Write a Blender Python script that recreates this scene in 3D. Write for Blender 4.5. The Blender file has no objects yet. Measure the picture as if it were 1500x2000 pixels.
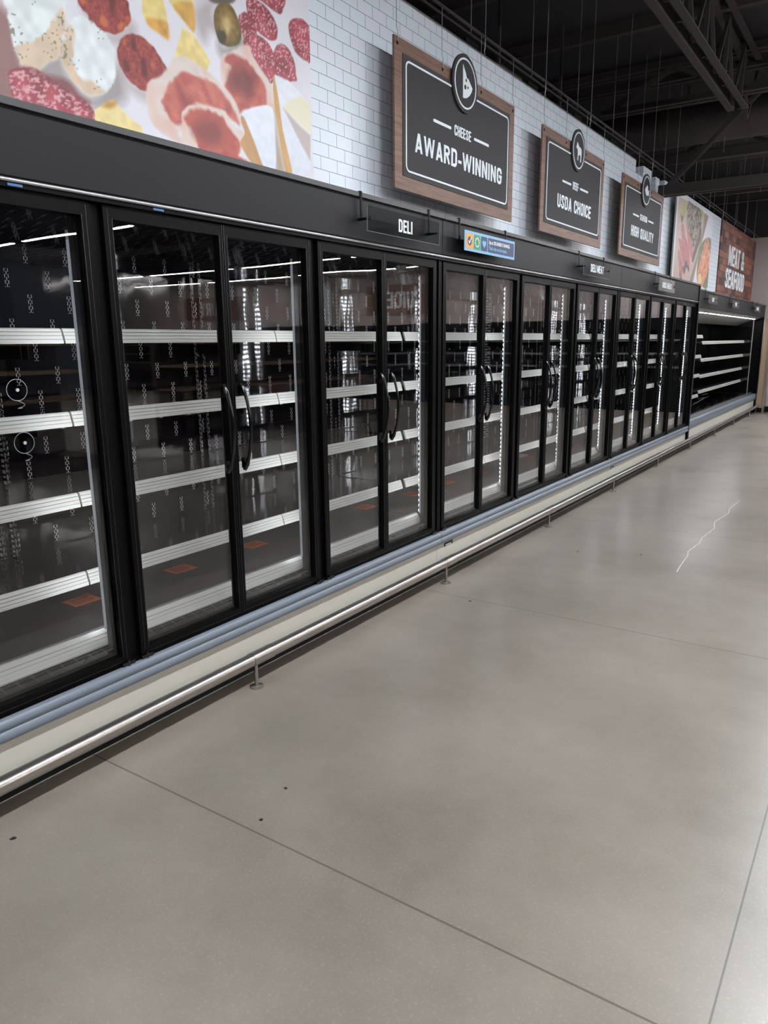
import bpy, bmesh, math, random
import numpy as np
from mathutils import Vector, Matrix
random.seed(7)
sc = bpy.context.scene
COL = sc.collection

# ---------------------------------------------------------------- camera
CX, CZ = 2.4374, 1.5879
cam_d = bpy.data.cameras.new('camera'); cam = bpy.data.objects.new('camera', cam_d); COL.objects.link(cam)
cam_d.sensor_fit = 'HORIZONTAL'; cam_d.sensor_width = 36.0; cam_d.lens = 36.0*1445.54/1500.0
cam_d.clip_start = 0.02; cam_d.clip_end = 200
ax = Vector((0.8300072, 0.5576697, -0.0096209)); ay = Vector((-0.1170712, 0.1910560, 0.9745727)); az = -Vector((-0.5453278, 0.8077760, -0.2238649))
cam.matrix_world = Matrix(((ax.x, ay.x, az.x, CX), (ax.y, ay.y, az.y, 0), (ax.z, ay.z, az.z, CZ), (0, 0, 0, 1)))
sc.camera = cam

# ---------------------------------------------------------------- light levels
LAMP_A = 88.0      # overhead fixtures running along the aisle
LAMP_B = 36.0      # overhead fixtures running across the store
LED = 38.0        # strips inside the cases
sc.view_settings.view_transform = 'Standard'; sc.view_settings.look = 'None'
sc.view_settings.gamma = 1.0; sc.view_settings.use_curve_mapping = False
sc.view_settings.exposure = 1.15
w = bpy.data.worlds.new('world'); sc.world = w; w.use_nodes = True
bg = w.node_tree.nodes['Background']; bg.inputs[0].default_value = (0.8, 0.85, 1.0, 1); bg.inputs[1].default_value = 0.045

# ---------------------------------------------------------------- materials
def lin(c):
    return tuple((v/255/12.92 if v/255 <= 0.04045 else ((v/255+0.055)/1.055)**2.4) for v in c)
def mat(name, rgb, rough=0.5, metal=0.0, emit=None, spec=0.5, coat=0.0):
    m = bpy.data.materials.new(name); m.use_nodes = True
    b = m.node_tree.nodes['Principled BSDF']; c = lin(rgb)+(1,)
    b.inputs['Base Color'].default_value = c; b.inputs['Roughness'].default_value = rough
    b.inputs['Metallic'].default_value = metal; b.inputs['Specular IOR Level'].default_value = spec
    b.inputs['Coat Weight'].default_value = coat; b.inputs['Coat Roughness'].default_value = 0.05
    if emit:
        b.inputs['Emission Color'].default_value = c; b.inputs['Emission Strength'].default_value = emit
    return m
class NT:
    """small helper to write node graphs"""
    def __init__(s, m): s.t = m.node_tree; s.b = s.t.nodes.get('Principled BSDF')
    def n(s, typ, **kw):
        nd = s.t.nodes.new(typ)
        for k, v in kw.items():
            if k.startswith('i_'): nd.inputs[k[2:].replace('_', ' ')].default_value = v
            else: setattr(nd, k, v)
        return nd
    def l(s, a, b): s.t.links.new(a, b)
    def math(s, op, a, b=None, c=None):
        nd = s.t.nodes.new('ShaderNodeMath'); nd.operation = op
        for i, v in enumerate((a, b, c)):
            if v is None: continue
            if isinstance(v, (int, float)): nd.inputs[i].default_value = v
            else: s.l(v, nd.inputs[i])
        return nd.outputs[0]
    def mixc(s, f, a, b):
        nd = s.t.nodes.new('ShaderNodeMix'); nd.data_type = 'RGBA'
        for i, v in ((0, f), (6, a), (7, b)):
            if isinstance(v, (int, float)): nd.inputs[i].default_value = v
            elif isinstance(v, tuple): nd.inputs[i].default_value = v+(1,) if len(v) == 3 else v
            else: s.l(v, nd.inputs[i])
        return nd.outputs[2]
    def pos(s):
        g = s.n('ShaderNodeNewGeometry'); x = s.n('ShaderNodeSeparateXYZ'); s.l(g.outputs['Position'], x.inputs[0])
        return g.outputs['Position'], x.outputs[0], x.outputs[1], x.outputs[2]
    def noise(s, vec, scale, detail=4, rough=0.5):
        nd = s.n('ShaderNodeTexNoise'); nd.inputs['Scale'].default_value = scale; nd.inputs['Detail'].default_value = detail
        nd.inputs['Roughness'].default_value = rough; s.l(vec, nd.inputs['Vector']); return nd.outputs['Fac']
    def ramp(s, f, stops):
        nd = s.n('ShaderNodeValToRGB'); e = nd.color_ramp.elements
        while len(e) < len(stops): e.new(0.5)
        for i, (p, c) in enumerate(stops): e[i].position = p; e[i].color = tuple(c)+(1,)
        s.l(f, nd.inputs[0]); return nd.outputs[0]
    def bump(s, h, strength, dist=0.01):
        nd = s.n('ShaderNodeBump'); nd.inputs['Strength'].default_value = strength; nd.inputs['Distance'].default_value = dist
        s.l(h, nd.inputs['Height']); s.l(nd.outputs[0], s.b.inputs['Normal'])

M = {}
M['black'] = mat('black_painted_metal', (7, 7, 8), 0.4, spec=0.1)
M['black_gloss'] = mat('black_gloss_aluminium', (7, 7, 8), 0.15)
M['black_matte'] = mat('black_rubber', (8, 8, 8), 0.75, spec=0.2)
M['frame_edge'] = mat('edge_highlight', (60, 61, 68), 0.25, 0.9)  # paler strips that draw the highlights along the black door frame edges
M['header'] = mat('charcoal_header', (27, 27, 31), 0.5, spec=0.25)
M['header_lip'] = mat('grey_header_lip', (66, 66, 69), 0.45)
M['trim_alu'] = mat('bright_aluminium', (200, 201, 205), 0.36, 0.9)
M['steel'] = mat('brushed_steel', (172, 167, 162), 0.3, 1.0)
M['bumper'] = mat('blue_grey_vinyl', (114, 123, 136), 0.3)
M['cream'] = mat('cream_painted_panel', (196, 194, 184), 0.45)
M['channel'] = mat('pale_green_white_plastic', (158, 159, 153), 0.4)
M['channel_dark'] = mat('channel_groove', (105, 110, 106), 0.5)
M['shelf'] = mat('dark_gloss_shelf', (20, 20, 24), 0.08)
M['deck'] = mat('dark_deck', (58, 53, 54), 0.28)
M['mull'] = mat('grey_mullion_cover', (40, 40, 44), 0.4)
M['led'] = mat('led', (248, 250, 255), 0.5, emit=LED)
M['led_off'] = mat('led_lens', (190, 195, 200), 0.4)
M['orange'] = mat('orange_label', (232, 118, 66), 0.6)
M['ink'] = mat('label_ink', (95, 45, 30), 0.7)
M['paper'] = mat('white_film', (205, 205, 212), 0.35)
M['white'] = mat('white_vinyl', (232, 240, 246), 0.5)
M['sign_grey'] = mat('sign_charcoal', (54, 53, 57), 0.6, spec=0.25)
M['sign_border'] = mat('sign_charcoal_border', (64, 61, 61), 0.6, spec=0.25)
M['dark'] = mat('dark_structure_paint', (54, 46, 45), 0.7)
M['darker'] = mat('dark_ceiling_paint', (40, 36, 39), 0.8)
M['duct'] = mat('duct_paint', (60, 53, 51), 0.55)
M['cable'] = mat('steel_cable', (150, 150, 152), 0.4, 0.6)
M['wall_beige'] = mat('beige_wall', (178, 168, 164), 0.7)
M['tan'] = mat('tan_wood', (158, 132, 106), 0.5)
M['blue'] = mat('sign_light_blue', (128, 178, 216), 0.4)
M['navy'] = mat('sign_navy', (22, 44, 88), 0.4)
M['green'] = mat('sign_green', (42, 140, 84), 0.4)
M['amber'] = mat('sign_amber', (226, 158, 48), 0.4)
M['heart'] = mat('sign_heart_blue', (110, 178, 222), 0.4)
M['debris'] = mat('dark_scrap', (30, 28, 28), 0.8)
M['lamp'] = mat('lamp_diffuser', (246, 250, 255), 0.5, emit=LAMP_A)
M['lamp_b'] = mat('lamp_diffuser_cross', (255, 250, 246), 0.5, emit=LAMP_B)
M['bluetag'] = mat('blue_tag', (70, 110, 160), 0.5)
M['brown_shelf'] = mat('brown_gondola', (70, 54, 48), 0.6)

m = bpy.data.materials.new('door_glass'); m.use_nodes = True; M['glass'] = m
t = NT(m); t.t.nodes.remove(t.b); out = t.t.nodes['Material Output']
tr = t.n('ShaderNodeBsdfTransparent'); tr.inputs[0].default_value = (0.95, 0.95, 0.955, 1)
gl = t.n('ShaderNodeBsdfGlossy'); gl.inputs['Roughness'].default_value = 0.0; gl.inputs[0].default_value = (1, 1, 1, 1)
lw = t.n('ShaderNodeLayerWeight'); lw.inputs[0].default_value = 0.5      # reflectance of one glass surface, same from both sides
fr = t.math('ADD', 0.04, t.math('MULTIPLY', 0.96, t.math('POWER', lw.outputs['Facing'], 5.0)))
mx = t.n('ShaderNodeMixShader'); t.l(fr, mx.inputs[0]); t.l(tr.outputs[0], mx.inputs[1]); t.l(gl.outputs[0], mx.inputs[2]); t.l(mx.outputs[0], out.inputs[0])
po = t.pos()[0]; nz = t.noise(po, 1.6, 1); bp = t.n('ShaderNodeBump'); bp.inputs['Strength'].default_value = 0.06; bp.inputs['Distance'].default_value = 0.02
t.l(nz, bp.inputs['Height']); t.l(bp.outputs[0], gl.inputs['Normal'])
M['acrylic'] = m.copy(); M['acrylic'].name = 'clear_acrylic'
for nd in M['acrylic'].node_tree.nodes:
    if nd.type == 'BSDF_TRANSPARENT': nd.inputs[0].default_value = (0.82, 0.83, 0.84, 1)
    if nd.type == 'BSDF_GLOSSY': nd.inputs[0].default_value = (0.6, 0.6, 0.6, 1)

# tile wall (printed subway tile)
def tile_mat():
    m = mat('subway_tile', (214, 224, 232), 0.35); t = NT(m); p, x, y, z = t.pos()
    row = t.math('DIVIDE', t.math('SUBTRACT', z, 3.197-0.0685*20), 0.0685); ri = t.math('FLOOR', row); fr_ = t.math('FRACT', row)
    u = t.math('ADD', t.math('DIVIDE', t.math('SUBTRACT', y, 3.44), 0.147), t.math('MULTIPLY', t.math('MODULO', ri, 2.0), 0.5)); fu = t.math('FRACT', t.math('ADD', u, 40.0))
    lz = t.math('LESS_THAN', fr_, 0.045); ly = t.math('LESS_THAN', fu, 0.022); g = t.math('MAXIMUM', lz, ly)
    cell = t.n('ShaderNodeTexWhiteNoise'); cb = t.n('ShaderNodeCombineXYZ'); t.l(t.math('FLOOR', t.math('ADD', u, 40.0)), cb.inputs[0]); t.l(ri, cb.inputs[1]); t.l(cb.outputs[0], cell.inputs['Vector'])
    base = t.mixc(cell.outputs['Value'], lin((226, 238, 246)), lin((232, 236, 248)))
    t.l(t.mixc(g, base, lin((118, 124, 142))), t.b.inputs['Base Color'])
    return m
M['tile'] = tile_mat()

def brick_mat():
    m = mat('printed_brick', (120, 60, 45), 0.6); t = NT(m); p, x, y, z = t.pos()
    cb = t.n('ShaderNodeCombineXYZ'); t.l(y, cb.inputs[0]); t.l(z, cb.inputs[1])
    bt = t.n('ShaderNodeTexBrick'); t.l(cb.outputs[0], bt.inputs['Vector']); bt.inputs['Scale'].default_value = 1.0
    bt.inputs['Brick Width'].default_value = 0.38; bt.inputs['Row Height'].default_value = 0.115; bt.inputs['Mortar Size'].default_value = 0.006; bt.inputs['Bias'].default_value = -0.1
    bt.inputs['Color1'].default_value = lin((64, 40, 40))+(1,); bt.inputs['Color2'].default_value = lin((186, 120, 94))+(1,); bt.inputs['Mortar'].default_value = lin((52, 34, 34))+(1,)
    nf = t.noise(p, 9, 5); c = t.mixc(t.math('MULTIPLY', nf, 0.6), bt.outputs['Color'], lin((92, 54, 50)))
    t.l(c, t.b.inputs['Base Color']); return m
M['brick'] = brick_mat()

def wood_mat():
    m = mat('walnut_laminate', (118, 84, 68), 0.5); t = NT(m); p, x, y, z = t.pos()
    mp = t.n('ShaderNodeMapping'); mp.inputs['Scale'].default_value = (1, 1.2, 22); t.l(p, mp.inputs[0])
    f = t.noise(mp.outputs[0], 4, 5); t.l(t.ramp(f, [(0.3, lin((98, 70, 56))), (0.7, lin((134, 99, 82)))]), t.b.inputs['Base Color']); return m
M['wood'] = wood_mat()

def floor_mat():
    m = mat('polished_concrete', (140, 136, 128), 0.3); t = NT(m); p, x, y, z = t.pos()
    n1 = t.noise(p, 0.9, 6, 0.6); n2 = t.noise(p, 9, 6, 0.7); n3 = t.noise(p, 110, 2, 0.6)
    c = t.ramp(n1, [(0.32, lin((124, 116, 106))), (0.52, lin((145, 137, 128))), (0.72, lin((160, 152, 143)))])
    c = t.mixc(t.math('MULTIPLY', n2, 0.32), c, lin((104, 99, 92)))
    sp = t.math('MULTIPLY', t.math('MAXIMUM', t.math('SUBTRACT', n3, 0.55), 0.0), 3.0); c = t.mixc(t.math('MULTIPLY', sp, 0.28), c, lin((205, 200, 190)))
    # saw-cut joints
    fy = t.math('FRACT', t.math('ADD', t.math('DIVIDE', t.math('SUBTRACT', y, 1.5464), 2.43), 10.0))
    jy = t.math('LESS_THAN', fy, 0.0030); fx = t.math('FRACT', t.math('ADD', t.math('DIVIDE', t.math('SUBTRACT', x, 2.2596), 2.4384), 10.0)); jx = t.math('LESS_THAN', fx, 0.0022)
    j = t.math('MAXIMUM', jy, jx); c = t.mixc(t.math('MULTIPLY', j, 0.75), c, lin((78, 72, 66)))
    t.l(c, t.b.inputs['Base Color'])
    rr = t.math('MAXIMUM', t.math('ADD', t.math('MULTIPLY', t.noise(p, 2.6, 6, 0.6), 0.2), 0.19), 0.285); t.l(rr, t.b.inputs['Roughness'])
    hb = t.math('ADD', t.math('MULTIPLY', t.noise(p, 7, 3), 0.5), t.math('MULTIPLY', j, -1.0)); t.bump(hb, 0.10, 0.02)
    t.b.inputs['Specular IOR Level'].default_value = 0.55
    return m
M['floor'] = floor_mat()

def slot_mat(name, cw, ch, hw, hh, base=(9, 10, 16), bright=(250, 252, 255), wave=True):
    """dark gloss panel punched with clusters of small bright vertical slots"""
    m = mat(name, base, 0.07); t = NT(m); p, x, y, z = t.pos()
    cy = t.math('DIVIDE', t.math('ADD', y, 20.0), cw); ci = t.math('FLOOR', cy)
    zz = t.math('ADD', t.math('DIVIDE', t.math('ADD', z, 5.0), ch), t.math('MULTIPLY', t.math('MODULO', ci, 2.0), 0.5))
    du = t.math('MULTIPLY', t.math('SUBTRACT', t.math('FRACT', cy), 0.5), cw); dv = t.math('MULTIPLY', t.math('SUBTRACT', t.math('FRACT', zz), 0.5), ch)
    inside = t.math('MULTIPLY', t.math('LESS_THAN', t.math('ABSOLUTE', du), hw), t.math('LESS_THAN', t.math('ABSOLUTE', dv), hh))
    k = t.math('DIVIDE', t.math('ADD', du, hw), hw*2/3); kf = t.math('FRACT', k); ki = t.math('FLOOR', k)
    r = t.math('FRACT', t.math('ADD', t.math('ADD', t.math('DIVIDE', dv, 0.026), 10.0), t.math('MULTIPLY', t.math('MODULO', ki, 2.0), 0.5)))
    dash = t.math('MULTIPLY', t.math('LESS_THAN', t.math('ABSOLUTE', t.math('SUBTRACT', kf, 0.5)), 0.17), t.math('LESS_THAN', r, 0.6))
    f = t.math('MULTIPLY', inside, dash)
    t.l(t.mixc(f, lin(base), lin(bright)), t.b.inputs['Base Color'])
    t.l(t.math('ADD', t.math('MULTIPLY', f, 0.3), 0.06), t.b.inputs['Roughness'])
    if wave:
        mp = t.n('ShaderNodeMapping'); mp.inputs['Scale'].default_value = (1, 1.0, 0.35); t.l(p, mp.inputs[0])
        t.bump(t.noise(mp.outputs[0], 5, 2), 0.25, 0.015)
    return m
M['back'] = slot_mat('slotted_back_panel', 0.098, 0.215, 0.012, 0.04)
M['upright'] = slot_mat('slotted_upright', 0.012, 0.05, 0.004, 0.02, (18, 18, 22), (235, 235, 240), False)
M['perf'] = slot_mat('perforated_baffle', 0.03, 0.03, 0.006, 0.006, (12, 12, 14), (66, 66, 72), False)

# ---------------------------------------------------------------- mesh helpers
class MB:
    def __init__(s): s.v = []; s.f = []; s.mi = []; s.cur = 0
    def slot(s, i): s.cur = i; return s
    def add(s, vs, fs):
        o = len(s.v); s.v += [tuple(v) for v in vs]; s.f += [tuple(o+i for i in f) for f in fs]; s.mi += [s.cur]*len(fs); return s
    def box(s, x0, x1, y0, y1, z0, z1):
        return s.add([(x0, y0, z0), (x1, y0, z0), (x1, y1, z0), (x0, y1, z0), (x0, y0, z1), (x1, y0, z1), (x1, y1, z1), (x0, y1, z1)],
                     [(0, 3, 2, 1), (4, 5, 6, 7), (0, 1, 5, 4), (1, 2, 6, 5), (2, 3, 7, 6), (3, 0, 4, 7)])
    def prism(s, prof, y0, y1):
        """profile of (x, z) points, counter-clockwise seen from -y, swept along y"""
        n = len(prof); vs = [(x, y0, z) for x, z in prof]+[(x, y1, z) for x, z in prof]
        fs = [tuple(range(n)), tuple(range(2*n-1, n-1, -1))]+[(i, i+n, (i+1) % n+n, (i+1) % n) for i in range(n)]
        return s.add(vs, fs)
    def plate(s, poly, x0, x1):
        """polygon of (y, z) points given thickness along x"""
        n = len(poly); vs = [(x1, y, z) for y, z in poly]+[(x0, y, z) for y, z in poly]
        return s.add(vs, [tuple(range(n)), tuple(range(2*n-1, n-1, -1))]+[(i, i+n, (i+1) % n+n, (i+1) % n) for i in range(n)])
    def tube(s, pts, r, n=8, close=True, flat=None):
        pts = [Vector(p) for p in pts]; rs = r if isinstance(r, (list, tuple)) else [r]*len(pts); o = len(s.v); ring = []
        for i, p in enumerate(pts):
            d = (pts[min(i+1, len(pts)-1)]-pts[max(i-1, 0)]).normalized()
            a = d.orthogonal().normalized() if abs(d.x) > 0.9 else d.cross(Vector((1, 0, 0))).normalized(); b = d.cross(a).normalized()
            for k in range(n):
                t_ = 2*math.pi*k/n; fx = flat if flat else 1
                ring.append(p+a*math.cos(t_)*rs[i]*fx+b*math.sin(t_)*rs[i])
        fs = [(i*n+k, i*n+(k+1) % n, (i+1)*n+(k+1) % n, (i+1)*n+k) for i in range(len(pts)-1) for k in range(n)]
        if close: fs += [tuple(range(n-1, -1, -1)), tuple((len(pts)-1)*n+k for k in range(n))]
        return s.add(ring, fs)
    def bar(s, p, q, w_, h_):
        """rectangular bar from p to q"""
        p, q = Vector(p), Vector(q); d = (q-p).normalized(); up = Vector((0, 0, 1)) if abs(d.z) < 0.95 else Vector((0, 1, 0))
        a = d.cross(up).normalized()*w_/2; b = a.cross(d).normalized()*h_/2
        vs = [p-a-b, p+a-b, p+a+b, p-a+b, q-a-b, q+a-b, q+a+b, q-a+b]
        return s.add(vs, [(0, 3, 2, 1), (4, 5, 6, 7), (0, 1, 5, 4), (1, 2, 6, 5), (2, 3, 7, 6), (3, 0, 4, 7)])
    def build(s, name, m, parent=None, smooth=False, bevel=0, origin=None):
        me = bpy.data.meshes.new(name); org = Vector(origin) if origin else Vector((0, 0, 0))
        me.from_pydata([tuple(Vector(v)-org) for v in s.v], [], s.f)
        for mm in (m if isinstance(m, (list, tuple)) else [m]): me.materials.append(mm)
        me.polygons.foreach_set('material_index', s.mi)
        bm = bmesh.new(); bm.from_mesh(me); bmesh.ops.recalc_face_normals(bm, faces=bm.faces); bm.to_mesh(me); bm.free()
        if smooth:
            me.polygons.foreach_set('use_smooth', [True]*len(me.polygons)); me.set_sharp_from_angle(angle=math.radians(40))
        o = bpy.data.objects.new(name, me); COL.objects.link(o); o.location = org
        if parent is not None:
            o.parent = parent; o.matrix_parent_inverse = Matrix(); o.location = org-Vector(root_loc(parent))
        if bevel:
            bv = o.modifiers.new('bevel', 'BEVEL'); bv.width = bevel; bv.segments = 2; bv.limit_method = 'ANGLE'
        return o
def root_loc(o):
    v = Vector((0, 0, 0))
    while o is not None: v = v+Vector(o.location); o = o.parent
    return v
def tag(o, label=None, cat=None, group=None, kind=None):
    if label: o['label'] = label
    if cat: o['category'] = cat
    if group: o['group'] = group
    if kind: o['kind'] = kind
    return o
def empty(name, loc, label, cat, group=None):
    o = bpy.data.objects.new(name, None); COL.objects.link(o); o.location = loc; o.empty_display_size = 0.1
    return tag(o, label, cat, group)

# ---------------------------------------------------------------- condensed lettering built from strokes
def arc(cx, cy, rx, ry, a0, a1, n=7):
    return [(cx+rx*math.cos(math.radians(a0+(a1-a0)*i/n)), cy+ry*math.sin(math.radians(a0+(a1-a0)*i/n))) for i in range(n+1)]
def glyph(ch):
    w_ = 0.46; t_ = 0.155; a = t_/2; h = 0.07; T = t_; H = 0.14; c = w_/2; rx = c-a; ry = 0.19
    top = 1-h; bot = h
    if ch == ' ': return 0.22, []
    if ch == 'I': return T, [(T, [(a, 0), (a, 1)])]
    if ch == '-': return 0.26, [(0.13, [(0, .38), (0.26, .38)])]
    if ch == '.': return T, [(T, [(a, 0), (a, 0.14)])]
    if ch == 'L': return 0.38, [(T, [(a, 0), (a, 1)]), (H, [(0, h), (0.38, h)])]
    if ch == 'E': return 0.39, [(T, [(a, 0), (a, 1)])]+[(H, [(0, y), (0.39-(0.03 if y == .5 else 0), y)]) for y in (h, .52, top)]
    if ch == 'F': return 0.38, [(T, [(a, 0), (a, 1)])]+[(H, [(0, y), (0.38, y)]) for y in (.5, top)]
    if ch == 'H': return w_, [(T, [(a, 0), (a, 1)]), (T, [(w_-a, 0), (w_-a, 1)]), (H, [(a, .5), (w_-a, .5)])]
    if ch == 'T': return 0.42, [(T, [(.21, 0), (.21, 1)]), (H, [(0, top), (.42, top)])]
    if ch == 'O' or ch == 'Q':
        p = arc(c, 1-h-ry, rx, ry, 180, 0, 8)+arc(c, h+ry, rx, ry, 0, -180, 8); p.append(p[0]); p.append(p[1])
        return w_, [(T, p)]+([(0.12, [(c, .22), (w_, -0.06)])] if ch == 'Q' else [])
    if ch == 'C': return w_-.02, [(T, [(w_-a-.02, .64)]+arc(c-.01, 1-h-ry, rx, ry, 0, 180, 8)+arc(c-.01, h+ry, rx, ry, 180, 360, 8)+[(w_-a-.02, .36)])]
    if ch == 'G': return w_, [(T, [(w_-a, .66)]+arc(c, 1-h-ry, rx, ry, 0, 180, 8)+arc(c, h+ry, rx, ry, 180, 360, 8)+[(w_-a, .52)]), (H, [(c, .48), (w_, .48)])]
    if ch == 'U': return w_, [(T, [(a, 1)]+arc(c, h+ry, rx, ry, 180, 360, 8)+[(w_-a, 1)])]
    if ch == 'J': return 0.4, [(T, [(.4-a, 1)]+arc(.4/2, h+ry, .4/2-a, ry, 360, 180, 8))]
    if ch == 'S': return w_, [(T, [(w_-a, .68)]+arc(c, 1-h-.17, rx, .17, 0, 200, 8)+[(c, .5)]+arc(c, h+.17, rx, .17, 20, -180, 8)+[(a, .32)])]
    if ch == 'D': return w_, [(T, [(a, 0), (a, 1)]), (T, [(a, top), (c, top)]+arc(c-.02, top-.2, w_-a-c+.02, .2, 80, 0, 6)+arc(c-.02, bot+.2, w_-a-c+.02, .2, 0, -80, 6)+[(c, bot), (a, bot)])]
    if ch in 'PRB':
        up = (H, [(a, top), (c, top)]+arc(c, top-.2, w_-a-c, .2, 80, -80, 8)+[(c, top-.4), (a, top-.4)])
        g = [(T, [(a, 0), (a, 1)]), up]
        if ch == 'R': g.append((T, [(c, .5), (w_-a+.02, 0), ]))
        if ch == 'B': g.append((H, [(a, .52), (c, .52)]+arc(c, .3, w_-a-c, .23, 80, -80, 8)+[(c, bot), (a, bot)]))
        return w_, g
    if ch == 'A': return 0.5, [(T, [(.07, -.05), (.25, 1.02)]), (T, [(.43, -.05), (.25, 1.02)]), (.12, [(.12, .27), (.38, .27)])]
    if ch == 'V': return 0.5, [(T, [(.07, 1.05), (.25, -.02)]), (T, [(.43, 1.05), (.25, -.02)])]
    if ch == 'Y': return 0.46, [(T, [(.07, 1.05), (.23, .42)]), (T, [(.39, 1.05), (.23, .42)]), (T, [(.23, 0), (.23, .5)])]
    if ch == 'W': return 0.74, [(.135, [(.06, 1.05), (.2, -.02)]), (.135, [(.37, 1.02), (.2, -.02)]), (.135, [(.37, 1.02), (.54, -.02)]), (.135, [(.68, 1.05), (.54, -.02)])]
    if ch == 'M': return 0.6, [(T, [(a, 0), (a, 1)]), (T, [(.6-a, 0), (.6-a, 1)]), (.13, [(a, 1.04), (.3, .15)]), (.13, [(.6-a, 1.04), (.3, .15)])]
    if ch == 'N': return 0.48, [(T, [(a, 0), (a, 1)]), (T, [(.48-a, 0), (.48-a, 1)]), (.15, [(a, 1.05), (.48-a, -.05)])]
    if ch == 'K': return 0.48, [(T, [(a, 0), (a, 1)]), (.15, [(.1, .4), (.43, 1.05)]), (.15, [(.2, .58), (.44, -.05)])]
    if ch == 'X': return 0.48, [(T, [(.06, -.04), (.42, 1.04)]), (T, [(.42, -.04), (.06, 1.04)])]
    if ch == '&': return 0.56, [(.13, [(.54, .02), (.14, .68)]+arc(.24, .8, .12, .13, 190, 0, 7)+[(.3, .6), (.1, .4)]+arc(.22, .25, .15, .18, 160, 320, 7)+[(.5, .5)])]
    return 0.4, []
def text(mb, s, c, h, base, axis='y', depth=0.003, squeeze=1.0, track=0.075):
    """letters of height h, centred on c along the axis, baseline z=base[1], face plane base[0]"""
    ws = [glyph(ch)[0] for ch in s]; tot = (sum(ws)+track*(len(s)-1))*h*squeeze; u0 = c-tot/2; k = 0
    for ch, cw in zip(s, ws):
        for th, pts in glyph(ch)[1]:
            P = [Vector((x*h*squeeze, y*h)) for x, y in pts]; th_ = th*h*(squeeze+1)/2; L = []; R = []
            for i, p in enumerate(P):
                d0 = (p-P[i-1]).normalized() if i else None; d1 = (P[i+1]-p).normalized() if i < len(P)-1 else None
                if d0 is None: d0 = d1
                if d1 is None: d1 = d0
                n0 = Vector((-d0.y, d0.x)); n1 = Vector((-d1.y, d1.x)); nm = (n0+n1)
                nm = nm.normalized() if nm.length > 1e-6 else n0; kk = min(1.6, 1/max(0.3, nm.dot(n0)))
                L.append(p+nm*th_/2*kk); R.append(p-nm*th_/2*kk)
            lo, hi = (0, h) if ch not in 'Q' else (-0.08*h, h)
            for q in L+R: q.y = min(max(q.y, lo), hi)
            dd = depth+0.00012*(k % 9); k += 1
            for i in range(len(P)-1):
                quad = [L[i], R[i], R[i+1], L[i+1]]; pl = [(u0+q.x, base[1]+q.y) for q in quad]
                if axis == 'y': mb.plate(pl, base[0], base[0]+dd)
                else:
                    vs = [(u, base[0]-dd, z) for u, z in pl]+[(u, base[0], z) for u, z in pl]
                    mb.add(vs, [(0, 1, 2, 3), (7, 6, 5, 4), (0, 4, 5, 1), (1, 5, 6, 2), (2, 6, 7, 3), (3, 7, 4, 0)])
        u0 += (cw+track)*h*squeeze
    return tot
def ribbon(mb, pts, th, x0, x1, closed=False):
    P = [Vector(p) for p in pts]; n = len(P); L = []; R = []
    for i, p in enumerate(P):
        a_ = P[i-1] if (i or closed) else p; b_ = P[(i+1) % n] if (i < n-1 or closed) else p
        d0 = (p-a_); d1 = (b_-p); d0 = d0.normalized() if d0.length > 1e-9 else d1.normalized(); d1 = d1.normalized() if d1.length > 1e-9 else d0
        n0 = Vector((-d0.y, d0.x)); n1 = Vector((-d1.y, d1.x)); nm = (n0+n1).normalized(); k = min(1.8, 1/max(0.3, nm.dot(n0)))
        L.append(p+nm*th/2*k); R.append(p-nm*th/2*k)
    for i in range(n if closed else n-1):
        j = (i+1) % n; mb.plate([tuple(L[i]), tuple(R[i]), tuple(R[j]), tuple(L[j])], x0, x1)

def words(name, s_, c, h, base, m, parent, depth=0.003, squeeze=1.0, track=0.075):
    """each word of a line as its own mesh"""
    tot = text(MB(), s_, 0, h, (0, 0), squeeze=squeeze, track=track); u = c-tot/2; last = None
    sp = (0.22+track*2)*h*squeeze
    for wd in s_.split(' '):
        wt = text(MB(), wd, 0, h, (0, 0), squeeze=squeeze, track=track); mb = MB(); text(mb, wd, u+wt/2, h, base, depth=depth, squeeze=squeeze, track=track); last = mb.build(name, m, parent); u += wt+sp
    return last
# ================================================================ the building
TOPZ = 4.78; YE = 18.35
tag(MB().box(-0.9, 22, -8, YE+4, -0.1, 0).build('floor', M['floor']), kind='structure')
tag(MB().box(-6, 22, -8, YE+4, TOPZ, TOPZ+0.1).build('ceiling', M['darker']), kind='structure')
# tiled facade wall with its notch for the roof truss
WX = -0.28
wl = MB()
wl.plate([(-8, 2.14), (9.30, 2.14), (9.30, 3.615), (-8, 3.615)], WX-0.12, WX)
wl.plate([(9.30, 2.14), (9.62, 2.14), (9.62, 3.47), (9.30, 3.47)], WX-0.12, WX)
wl.plate([(9.62, 2.14), (9.98, 2.14), (9.98, 3.60), (9.62, 3.60)], WX-0.12, WX)
wl.plate([(9.98, 2.14), (10.62, 2.14), (10.62, 3.36), (9.98, 3.36)], WX-0.12, WX)
wl.plate([(10.18, 3.40), (10.36, 3.40), (10.36, 3.57), (10.18, 3.57)], WX-0.12, WX)
wl.plate([(10.62, 2.14), (YE, 2.14), (YE, 3.60), (10.62, 3.60)], WX-0.12, WX)
tag(wl.build('wall_left', M['tile']), kind='structure')
tag(MB().box(-0.99, -0.90, -8, YE, 0, 2.2).box(-0.99, WX-0.12, -8, YE, 2.26, 2.33).build('wall_left', M['darker']), kind='structure')
tag(MB().box(-0.5, 22, YE, YE+0.15, 0, 3.68).build('wall_back', M['wall_beige']), kind='structure')
tag(MB().box(-6, 22, YE, YE+0.15, 3.68, TOPZ).build('wall_back', M['darker']), kind='structure')
tag(MB().box(-6, -5.9, -8, YE, 0, TOPZ).build('wall_left', M['darker']), kind='structure')
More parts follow.
